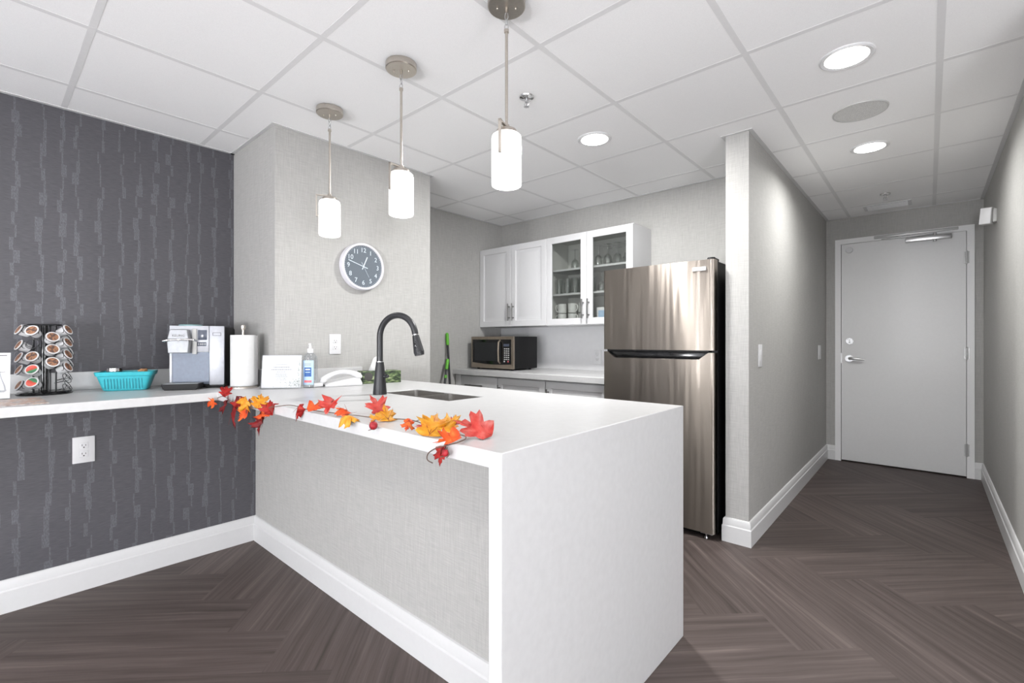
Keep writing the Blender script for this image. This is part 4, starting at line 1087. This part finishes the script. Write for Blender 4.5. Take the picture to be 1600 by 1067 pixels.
for i, (cname, p, sz, rot, mode) in enumerate(LV):
    rr = random.Random(40+i)
    sz *= (.98 if mode == 1 else .88); g = maple(sz*1.12, rr.choice([-1, 1, 1])*rr.uniform(.25, .8), rr.uniform(-.6, .5), rr)
    P0 = Vector(p)
    tocam = (cam-P0).normalized()
    if mode == 0: n = (tocam*.8+Vector((0, 0, .75))).normalized()
    elif mode == 1: n = (Vector((.25, -1, .1))+Vector((rr.uniform(-.25, .25), 0, rr.uniform(-.1, .35)))).normalized()
    else: n = (tocam*.5+Vector((0, 0, 1))).normalized()
    n = (n+Vector((rr.uniform(-.2, .2), rr.uniform(-.12, .12), rr.uniform(-.15, .15)))).normalized()
    up = Vector((0, 0, 1)) if mode != 2 else Vector((-.6, .75, .5))
    up = (up-n*up.dot(n)).normalized(); rt_ = up.cross(n)
    M = Matrix(((rt_.x, up.x, n.x, p[0]), (rt_.y, up.y, n.y, p[1]), (rt_.z, up.z, n.z, p[2]), (0, 0, 0, 1))) @ Matrix.Rotation(-math.radians(rot), 4, 'Z')
    bmesh.ops.transform(g.b, matrix=M, verts=g.b.verts[:])
    for v in g.b.verts:
        if v.co.y > .778 and v.co.z < CT+.003: v.co.z = CT+.003
    lo = g.build('leaf', LEAF[cname], gl, True, ang=70)
    sm = lo.modifiers.new('thick', 'SOLIDIFY'); sm.thickness = .0005
    # midrib and side veins
    s_ = sz*1.12; vn = G()
    for q in ([(0, -.12), (0, .4), (0, .9)], [(0, .02), (.22, .3), (.42, .55)], [(0, .02), (-.22, .3), (-.42, .55)]):
        vn.tube([M @ Vector((x*.8*s_, (y-.42)*s_, .30*abs(x)*s_+.0016)) for x, y in q], [.0007, .0006, .0003], 5)
    for v in vn.b.verts:
        if v.co.y > .778 and v.co.z < CT+.003: v.co.z = CT+.003
    vn.build('vein', 'vein', lo, True)
def spline(pts, k=6):
    pts = [Vector(p) for p in pts]; out = []
    for i in range(len(pts)-1):
        p0 = pts[max(i-1, 0)]; p1 = pts[i]; p2 = pts[i+1]; p3 = pts[min(i+2, len(pts)-1)]
        for j in range(k):
            t = j/k; out.append(.5*((2*p1)+(p2-p0)*t+(2*p0-5*p1+4*p2-p3)*t*t+(3*p1-p0-3*p2+p3)*t**3))
    out.append(pts[-1]); return out
V1 = [(-2.62, .772, .885), (-2.534, .772, .90), (-2.40, .772, .885), (-2.24, .772, .875), (-2.09, .772, .885), (-1.942, .772, .905), (-1.84, .795, .918), (-1.692, .790, .916), (-1.55, .811, .916), (-1.42, .833, .917), (-1.338, .853, .916), (-1.229, .900, .916), (-1.11, .870, .918), (-.999, .837, .916), (-.921, .842, .917), (-.881, .818, .918), (-.862, .776, .918), (-.90, .768, .905), (-.94, .768, .892), (-.972, .770, .874), (-.976, .770, .857), (-.955, .770, .852)]
G().tube(spline(V1), .0016, 7).build('vine', 'vine', gl, True)
G().tube(spline([(-1.15, .86, .925), (-1.09, .85, .938), (-1.02, .845, .922)]), .0012, 6).build('vine', 'vine', gl, True)
G().tube(spline([(-.905, .768, .900), (-.885, .766, .888), (-.895, .766, .876)]), .0012, 6).build('vine', 'vine', gl, True)
for p, r in (((-1.223, .766, .917), .0125), ((-.897, .764, .888), .009)):
    bd = G().sphere(p, r, 14, (1, 1, 1.05)).build('berry', 'bud', gl, True)
    G().tube([(p[0]+r*.3, p[1], p[2]+r*.9), (p[0]+r*.6, p[1]+.002, p[2]+r*1.5)], .0014, 6).tube([(p[0]-r*.3, p[1]-.002, p[2]-r*.9), (p[0]-r*1.6, p[1]-.004, p[2]-r*1.3)], .0012, 6).build('berry_stem', 'vine', bd, True)

# ------------------------------------------------------------------ world, camera, colour
w = bpy.data.worlds.new('World'); SC.world = w; w.use_nodes = True
nt = w.node_tree; nt.nodes.clear()
bg = nt.nodes.new('ShaderNodeBackground'); sky = nt.nodes.new('ShaderNodeTexSky'); sky.sky_type = 'HOSEK_WILKIE'; wo = nt.nodes.new('ShaderNodeOutputWorld')
nt.links.new(sky.outputs[0], bg.inputs[0]); bg.inputs[1].default_value = .3; nt.links.new(bg.outputs[0], wo.inputs[0])
cd = bpy.data.cameras.new('camera'); co = bpy.data.objects.new('camera', cd); COL.objects.link(co)
cd.sensor_fit = 'HORIZONTAL'; cd.sensor_width = 36; cd.lens = 735.34*36/1600; cd.clip_start = .02
cd.shift_y = -(533.5-533.0)/1600
co.location = (0, 0, 1.165); co.rotation_euler = (PI/2, 0, math.radians(41.532))
SC.camera = co
vs = SC.view_settings
vs.view_transform = 'Standard'; vs.look = 'None'; vs.exposure = -0.15; vs.gamma = 1.0; vs.use_curve_mapping = False
SC.cycles.max_bounces = 10; SC.cycles.diffuse_bounces = 6; SC.cycles.glossy_bounces = 5; SC.cycles.transparent_max_bounces = 24; SC.cycles.caustics_reflective = False; SC.cycles.caustics_refractive = False
SC.cycles.sample_clamp_indirect = 4.0
